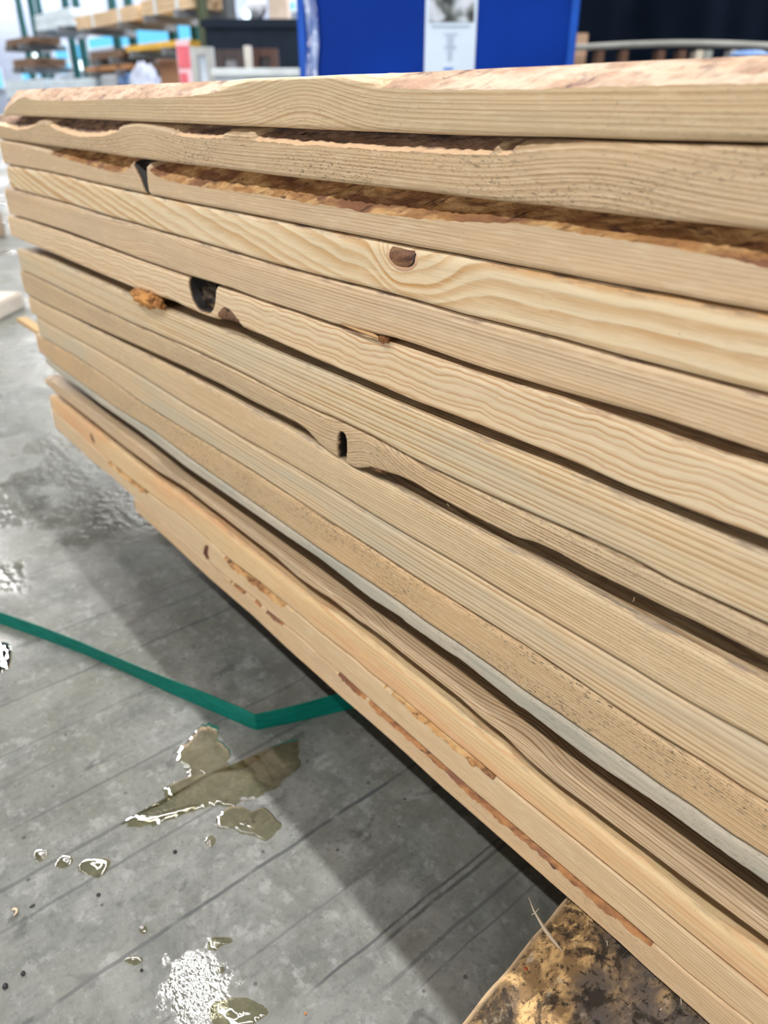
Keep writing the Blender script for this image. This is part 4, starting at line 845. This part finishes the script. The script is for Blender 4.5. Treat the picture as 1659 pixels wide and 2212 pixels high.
sx0, sx1 = crx(918), crx(1028); sz1, sz0 = crz(-52), crz(163)
link('notice_sheet', boxes('notice_sheet', [((sx0, -.006, sz0), (sx1, -.002, sz1))]), simple('paper_white', (200, 216, 236), .5, var=.03), e)
bp = NB('notice_picture'); pp = bp.obj(); nn = bp.noise(pp, 15, 3, .5, .3)
bp.bsdf(bp.ramp(nn, [(.34, lin((56, 58, 62))), (.45, lin((112, 120, 120))), (.58, lin((190, 198, 212))), (.75, lin((214, 218, 230)))]), .5, .3)
pic = link('picture', boxes('picture', [((sx0 + .016, -.0085, crz(48)), (sx1 - .012, -.006, sz1 - .012))]), bp.m, e)
M_txt = simple('print_grey', (150, 166, 190), .6)
xm = crx(973); lines = [(58, .078, 4)] + [(y, wdt, 2.4) for y, wdt in ((74, .030), (80, .018), (86, .012), (91, .014), (96, .012), (101, .024), (105, .024), (111, .011), (116, .012), (121, .010), (126, .011), (131, .008))]
link('print', boxes('print', [((xm - wd, -.0075, crz(y) - hh * .0007), (xm + wd, -.006, crz(y) + hh * .0007)) for y, wd, hh in lines]), M_txt, e)
link('blue_logo', boxes('blue_logo', [((xm - .024, -.0075, crz(153)), (xm + .016, -.006, crz(146)))]), simple('print_blue', (96, 126, 200), .5), e)

# black curtain on the right
e = empty('black_curtain', (0, 0, 0)); a = at_d(1160, 60, 6.0); c = at_d(1900, 60, 6.0); dv = (c - a)[:2]; Lc = float(np.linalg.norm(dv)); e.location = (a[0], a[1], 0); e.rotation_euler = (0, 0, math.pi / 2 - AZ)
tag(e, 'black curtain hanging right of the blue crate', 'curtain')
NV = 240; V = []; Fc = []
for i in range(NV + 1):
    u = i / NV * Lc; yy = .05 * math.sin(u * 9 + 1.5 * math.sin(u * 2.1)) + .03 * math.sin(u * 21)
    for k, zz in enumerate((.02, 1.2, 2.4, 3.4)): V.append((u, yy * (1 - .12 * k), zz))
for i in range(NV):
    for k in range(3): Fc.append((i * 4 + k, (i + 1) * 4 + k, (i + 1) * 4 + k + 1, i * 4 + k + 1))
link('cloth', mesh('cloth', V, Fc, True), simple('curtain_black', (10, 19, 32), .85, .05), e)
link('rail', tube('rail', [(-.1, 0, 3.45), (Lc + .1, 0, 3.45)], .03), M_arm, e)
# pallets on the right
def pallet(zz, first=False):
    r = empty('pallet', (0, 0, zz)); pw, pd = .78, .9
    for j in range(5): link('deck_board', boxes('deck_board', [((-pw, j * .19, .122), (pw, j * .19 + .13, .144))], .003), M_deck, r)
    for i in (-1, 0, 1):
        link('stringer_board', boxes('stringer_board', [((i * (pw - .05) - .05, 0, .10), (i * (pw - .05) + .05, .89, .122))]), M_deck, r)
        for j in (0, .37, .76): link('block', boxes('block', [((i * (pw - .07) - .07, j, .022), (i * (pw - .07) + .07, j + .13, .10))], .004), M_blk, r)
        link('bottom_board', boxes('bottom_board', [((i * (pw - .05) - .05, 0, 0), (i * (pw - .05) + .05, .89, .022))]), M_deck, r)
    return r
M_deck = simple('pallet_grey', (150, 150, 146), .8); M_blk = simple('pallet_brown', (96, 70, 56), .8)
Dp = 5.0; Pc = at_d(1470, 100, Dp); ztop = float(at_d(1470, 106, Dp)[2]); step = .1442; n_p = int(ztop / step); base = pallet(0)
def copy_tree(o, par=None):
    q = o.copy(); COL.objects.link(q)
    if par: q.parent = par
    for ch in o.children: copy_tree(ch, q)
    return q
names = ['bottom pallet of the pile right of the blue crate'] + ['pallet %s in the pile right of the blue crate' % s for s in ('second from the floor', 'third from the floor', 'fourth from the floor', 'fifth from the floor', 'sixth from the floor', 'seventh from the floor')]
pal = [base] + [copy_tree(base) for _ in range(n_p - 1)]
for i, p in enumerate(pal):
    p.location = (Pc[0], Pc[1], i * step); p.rotation_euler = (0, 0, math.pi / 2 - AZ + random.uniform(-.015, .015)); tag(p, names[i], 'pallet', 'piled pallets by the black curtain')
pal[-1]['label'] = 'topmost pallet of the pile right of the blue crate'
zt_ = n_p * step; R2 = Matrix.Rotation(math.pi / 2 - AZ, 4, 'Z')
def onpile(px, dz, name, me, mat, label, cat, D=Dp, dy=.1):
    P = at_d(px, 100, D + dy); o = link(name, me, mat, None, (P[0], P[1], zt_ + dz)); o.rotation_euler = (0, 0, math.pi / 2 - AZ); tag(o, label, cat); return o
hz = max(.03, ztop - zt_)
blocks = [(1256, 'pale upright block at the left end of the plank on the pallets', .035, float(at_d(1256, 62, Dp)[2]) - zt_, simple('block_pale', (190, 158, 132), .8))]
for px, lb, hw, hh, m in blocks: onpile(px, 0, 'timber_block', boxes('timber_block', [((-hw, 0, 0), (hw, .1, hh))], .004), m, lb, 'block', dy=.30)
for i, (px, m) in enumerate(((1300, M_blk), (1352, M_blk), (1432, M_blk), (1478, M_blk), (1515, simple('block_white', (206, 196, 178), .7)), (1534, simple('block_grey', (150, 156, 150), .7)), (1590, simple('block_ivory', (184, 182, 178), .7)), (1612, M_blk), (1648, M_blk))):
    onpile(px, 0, 'spacer_block', boxes('spacer_block', [((-.022, 0, 0), (.022, .1, hz))], .003), m, ['brown spacer block under the grey plank, leftmost', 'brown spacer block, second from the left under the grey plank', 'brown spacer block, third from the left under the grey plank', 'brown spacer block left of the white spacer', 'white spacer block under the grey plank', 'grey spacer block right of the white spacer', 'ivory spacer block by the blue wrap', 'brown spacer block right of the ivory spacer', 'brown spacer block at the right edge of the picture'][i], 'block')
nb = 30; V = []; Fc = []
for i in range(nb + 1):
    u = i / nb; x = -.62 + 1.32 * u; zz = .022 * math.sin(math.pi * u)
    V += [(x, 0, zz), (x, .12, zz), (x, .12, zz + .028), (x, 0, zz + .028)]
for i in range(nb):
    for k in range(4): Fc.append((4 * i + k, 4 * i + (k + 1) % 4, 4 * i + 4 + (k + 1) % 4, 4 * i + 4 + k))
Fc += [(3, 2, 1, 0), (4 * nb, 4 * nb + 1, 4 * nb + 2, 4 * nb + 3)]
onpile(1470, hz, 'bowed_plank', mesh('bowed_plank', V, Fc, True), simple('plank_grey', (158, 158, 152), .8), 'slightly bowed grey plank lying on spacer blocks over the pallets', 'plank')
onpile(1625, hz - .03, 'blue_wrap', lump('blue_wrap', (.12, .03, .022), 4, 3, .3), simple('wrap_blue_pale', (120, 152, 204), .4), 'crumpled blue wrap at the right end of the plank', 'wrap', dy=-.03)

# planks lying on the floor far left
def floor_plank(pa, pb, wd, th, name, label, mat, ext=1.4, off=0.0):
    A, Bq = on_z(*pa), on_z(*pb); d = (A - Bq)[:2]; L = np.linalg.norm(d); ang = math.atan2(d[1], d[0])
    o = link(name, boxes(name, [((0, -wd - off, 0), (L + ext, -off, th))], .006), mat, None, (Bq[0], Bq[1], 0)); o.rotation_euler = (0, 0, ang); tag(o, label, 'plank'); return o
M_pp = simple('plank_new_pine', (184, 174, 160), .6, vs=9)
floor_plank((0, 692), (57, 664), .12, .052, 'floor_plank', 'pale squared beam on the floor left of the stack, front one of the pair', M_pp)
floor_plank((0, 692), (57, 664), .12, .070, 'floor_plank', 'pale beam on the floor left of the stack, behind the front beam', M_pp, off=.125)
floor_plank((-30, 518), (16, 511), .25, .12, 'floor_plank', 'pale timber on the floor at the left edge, farther than the pair of beams', simple('plank_far', (170, 150, 130), .6))
# end of a lath and a hidden-row board poking out behind the left end
P = on_y(44, 689, .06)
o = link('thin_lath', boxes('thin_lath', [((P[0], .052, P[2] - .0045), (XL[11] - .002, .072, P[2] + .0035))], .0015), simple('lath_tan', (168, 138, 96), .7)); tag(o, 'end of a thin tan lath poking out behind the left end of the stack', 'lath')

# ------------------------------------------------------------------ light
def strip(name, Y, z, power, x0=-32, x1=9, w=.06):
    L = bpy.data.lights.new(name, 'AREA'); L.shape = 'RECTANGLE'; L.size = x1 - x0; L.size_y = w; L.energy = power; L.color = (1.0, .985, .955)
    o = bpy.data.objects.new(name, L); COL.objects.link(o); o.location = ((x0 + x1) / 2, Y, z); return o
ROWS = {-2.5: 1050, .57: 1250, 3.64: 420, 7.3: 2700}  # last row, nearest the back wall, is added to brighten that wall
for Y, p in ROWS.items(): strip('strip_lamp', Y, 5.0, p)
L = bpy.data.lights.new('front_fill', 'AREA'); L.shape = 'RECTANGLE'; L.size = 6; L.size_y = 1.4; L.energy = 400; L.color = (1.0, .98, .95)  # unseen fill lamp added behind the camera to brighten the boards' front faces
o = bpy.data.objects.new('front_fill', L); COL.objects.link(o); o.location = (1.0, -9.0, .75); o.rotation_euler = (math.radians(90), 0, math.radians(4))
Wd = bpy.data.worlds.new('world'); S.world = Wd; Wd.use_nodes = True
Wd.node_tree.nodes['Background'].inputs[0].default_value = (.86, .92, 1.0, 1); Wd.node_tree.nodes['Background'].inputs[1].default_value = .02
for o in list(S.objects):
    if '_z0' in o: del o['_z0']
